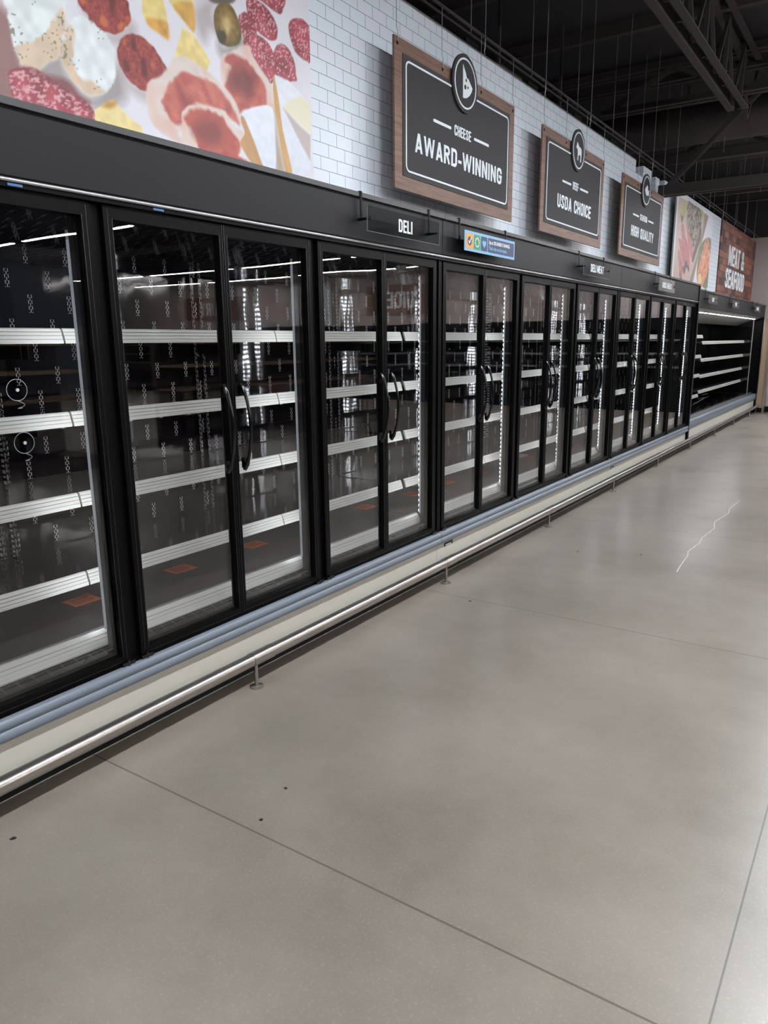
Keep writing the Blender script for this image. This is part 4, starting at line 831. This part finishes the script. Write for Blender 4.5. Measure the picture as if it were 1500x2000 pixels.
def film(x, y, z, s_, seed, label):
    rd = random.Random(seed); n = 9; mb = MB(); ring = []
    for i in range(n):
        a_ = 2*math.pi*i/n; q_ = s_*rd.uniform(.5, 1.1); ring.append((x+q_*math.cos(a_)*.6, y+q_*math.sin(a_), z+rd.uniform(0, 0.015)))
    mb.add([(x, y, z+0.02)]+ring, [(0, i+1, (i+1) % n+1) for i in range(n)]); mb.add([(p[0], p[1], p[2]-0.002) for p in [(x, y, z+0.02)]+ring], [(0, (i+1) % n+1, i+1) for i in range(n)])
    tag(mb.build('plastic_film', M['paper']), label, 'plastic film')
film(-0.62, 6.98, 0.434, 0.22, 3, 'largest crumpled scrap of clear white film on the deck below the deli meat sign')
film(-0.66, 5.1, 0.434, 0.10, 4, 'small scrap of white film on the deck by an orange label below the cheese sign')
film(-0.36, 4.98, 0.434, 0.035, 6, 'tiny white crumb of film in front of an orange label')
for (y, z, lb) in ((1.635, 1.418, 'clear round suction hook with a thin wire loop, upper of two behind the nearest glass'), (1.64, 1.209, 'clear round suction hook with a thin wire loop, lower of two behind the nearest glass')):
    h = empty('suction_hook', (-0.40, y, z), lb, 'hook', 'suction hooks behind the nearest glass'); n = 24
    mb = MB(); mb.tube([(-0.40, y+0.042*math.cos(2*math.pi*i/n), z+0.042*math.sin(2*math.pi*i/n)) for i in range(n+1)], 0.0014, 6, close=False)
    mb.tube([(-0.402, y, z), (-0.394, y, z)], 0.007, 12); mb.build('hook_ring', M['cable'], h, smooth=True)
    MB().tube([(-0.40, y+0.02*math.sin(k*0.5)+0.01*k/6, z-0.042-0.006*k+0.0003*k*k) for k in range(13)], 0.0015, 5).build('wire_loop', M['cable'], h, smooth=True)
tg = [(2.02, 2.06, 'blue plastic tag on the top rail above the nearest full door'), (1.45, 2.06, 'blue plastic tag on the top rail above the door cut by the picture edge')]
for y, z, lb in tg: tag(MB().box(0.0485, 0.0515, y-0.025, y+0.025, 2.083, 2.091).build('plastic_tag', M['bluetag']), lb, 'tag')
cr = [(1.333, 8.044), (1.313, 7.591), (1.34, 7.353), (1.298, 6.971), (1.341, 6.671), (1.32, 6.317), (1.332, 6.138), (1.313, 5.845), (1.335, 5.678), (1.363, 5.247)]
pts = []
rd = random.Random(5)
for i in range(len(cr)-1):
    for k in range(5): f_ = k/5; pts.append((cr[i][0]*(1-f_)+cr[i+1][0]*f_+rd.uniform(-.004, .004), cr[i][1]*(1-f_)+cr[i+1][1]*f_))
pts.append(cr[-1]); mb = MB()
for i in range(len(pts)-1):
    (x0, y0_), (x1, y1_) = pts[i], pts[i+1]; w0 = 0.0035; mb.add([(x0-w0, y0_, 0.0006), (x0+w0, y0_, 0.0006), (x1+w0, y1_, 0.0006), (x1-w0, y1_, 0.0006), (x0, y0_, 0.0016), (x1, y1_, 0.0016)], [(0, 4, 5, 3), (4, 1, 2, 5), (0, 3, 2, 1)])
tag(mb.build('floor_crack', mat('crack_glint', (236, 234, 228), 0.25)), kind='structure')  # jagged floor crack; its near-white colour paints the glint along it
for x, y, s_, lb in ((0.213, 1.086, 0.012, 'dark scrap on the floor close to the rail at the near end'), (0.834, 1.607, 0.008, 'small curled dark scrap just behind the nearest floor joint'), (0.781, 1.793, 0.007, 'thin dark sliver on the floor past the nearest joint'), (1.037, 5.54, 0.008, 'round black speck left of the pale floor crack'), (0.42, 3.941, 0.007, 'black speck on the far floor joint near the rail'), (0.605, 5.369, 0.006, 'tiny black speck midway between rail and floor crack')):
    rd = random.Random(int(y*100)); n = 6; ring = [(x+s_*rd.uniform(.5, 1.2)*math.cos(i), y+s_*rd.uniform(.5, 1.2)*math.sin(i)) for i in range(n)]
    mb = MB(); mb.add([(p[0], p[1], 0.0003) for p in ring]+[(p[0], p[1], 0.003) for p in ring], [tuple(range(n-1, -1, -1)), tuple(range(n, 2*n))]+[(i, (i+1) % n, (i+1) % n+n, i+n) for i in range(n)])
    tag(mb.build('floor_scrap', M['debris']), lb, 'scrap')

# ---------------------------------------------------------------- far end and the side of the store behind the camera
r = empty('corner_guard', (0.2, 18.2, 0), 'tan wooden corner post with steel edges at the end of the case run', 'post')
MB().box(0.09, 0.2, 18.14, 18.32, 0.10, 2.0).build('post_panel', M['tan'], r)
MB().box(0.075, 0.09, 18.12, 18.32, 0.0, 2.0).box(0.2, 0.24, 18.12, 18.32, 0.0, 2.0).build('steel_edge', M['steel'], r)
MB().box(0.09, 0.2, 18.14, 18.30, 0.0, 0.10).build('post_base', M['black_matte'], r)
def wall_sign(x0, x1, z0, z1, words, label, m='wood'):
    r = empty('department_sign', ((x0+x1)/2, YE-0.03, z0), label, 'sign')
    MB().box(x0, x1, YE-0.05, YE-0.02, z0, z1).build('sign_board', M[m], r)
    t_ = MB(); h_ = (z1-z0)*0.55; text(t_, words, (x0+x1)/2, h_, (YE-0.05, z0+(z1-z0)*0.22), axis='x', depth=0.01, squeeze=1.2); t_.build('lettering', M['white'], r)
wall_sign(7.9, 10.5, 2.35, 3.15, 'JUICE', 'brown end-wall sign reading juice, seen mirrored in the door glass')
wall_sign(15.4, 18.2, 2.35, 3.10, 'DAIRY', 'brown end-wall sign reading dairy, seen mirrored in the door glass')
r = empty('produce_poster', (12.6, YE-0.03, 2.2), 'red and white fruit poster on the end wall, seen mirrored in the glass', 'poster')
mb = MB(); mb.box(11.8, 13.4, YE-0.04, YE-0.02, 2.1, 3.3); mb.slot(1).box(12.2, 12.9, YE-0.045, YE-0.04, 2.3, 3.1); mb.build('poster_panel', [M['white'], mat('poster_red', (170, 50, 40), 0.5)], r)
r = empty('wall_cooler', (11, YE-0.6, 0), 'long black wall cooler under the end-wall signs, seen mirrored in the glass', 'refrigerated case')
MB().box(1.3, 21.5, YE-1.0, YE-0.03, 0.0, 0.6).box(1.3, 21.5, YE-0.2, YE-0.03, 0.6, 2.0).box(1.3, 21.5, YE-0.9, YE-0.03, 1.8, 2.05).build('cooler_body', M['black'], r)
for z in (0.95, 1.25, 1.55): MB().box(1.35, 21.4, YE-0.8, YE-0.2, z, z+0.04).build('shelf', M['channel_dark'], r)
for i, (y0, y1) in enumerate(((-6, -1.2), (0.6, 6.0), (7.6, 13.0))):
    r = empty('gondola_shelving', (6.6, (y0+y1)/2, 0), ['brown aisle shelving behind the camera, southmost', 'brown aisle shelving across the aisle from the nearest case', 'brown aisle shelving across the aisle from the far cases'][i], 'shelving')
    MB().box(6.9, 7.0, y0, y1, 0, 1.75).box(6.2, 7.0, y0, y1, 0, 0.18).build('gondola_back', M['brown_shelf'], r)
    for z in (0.55, 0.9, 1.25, 1.6): MB().box(6.35, 6.9, y0, y1, z, z+0.03).box(6.33, 6.35, y0, y1, z-0.01, z+0.035).build('shelf', M['tan'], r)

# ---------------------------------------------------------------- overhead lamps
def lamp(name, p, q, m, wd, label, group):
    r = empty(name, ((p[0]+q[0])/2, (p[1]+q[1])/2, p[2]), label, 'ceiling light', group)
    MB().bar((p[0], p[1], p[2]+0.035), (q[0], q[1], q[2]+0.035), wd+0.02, 0.05).build('lamp_housing', M['black'], r)
    MB().bar((p[0], p[1], p[2]), (q[0], q[1], q[2]), wd, 0.012).build('diffuser', m, r)
    for f_ in (0.15, 0.85):
        x = p[0]+(q[0]-p[0])*f_; y = p[1]+(q[1]-p[1])*f_; MB().bar((x, y, p[2]+0.06), (x, y, TOPZ), 0.006, 0.006).build('hanging_wire', M['cable'], r)
for i in range(10):
    y = -5.2+2.45*i; lamp('aisle_light', (2.35, y, 3.72), (2.35, y+1.2, 3.72), M['lamp'], 0.09, 'slim white linear light hanging over the middle of the aisle', 'linear lights over the aisle')
for i, (y, z) in enumerate(((-4.0, 3.6), (1.0, 3.6), (4.6, 3.6), (8.7, 3.55), (14.6, 3.5), (16.9, 3.45))):
    for k in range(4):
        x = 5.0+3.6*k; lamp('cross_light', (x, y, z), (x+3.2, y, z), M['lamp_b'], 0.09, 'slim white linear light hanging across the store beyond the aisle', 'linear lights across the store')
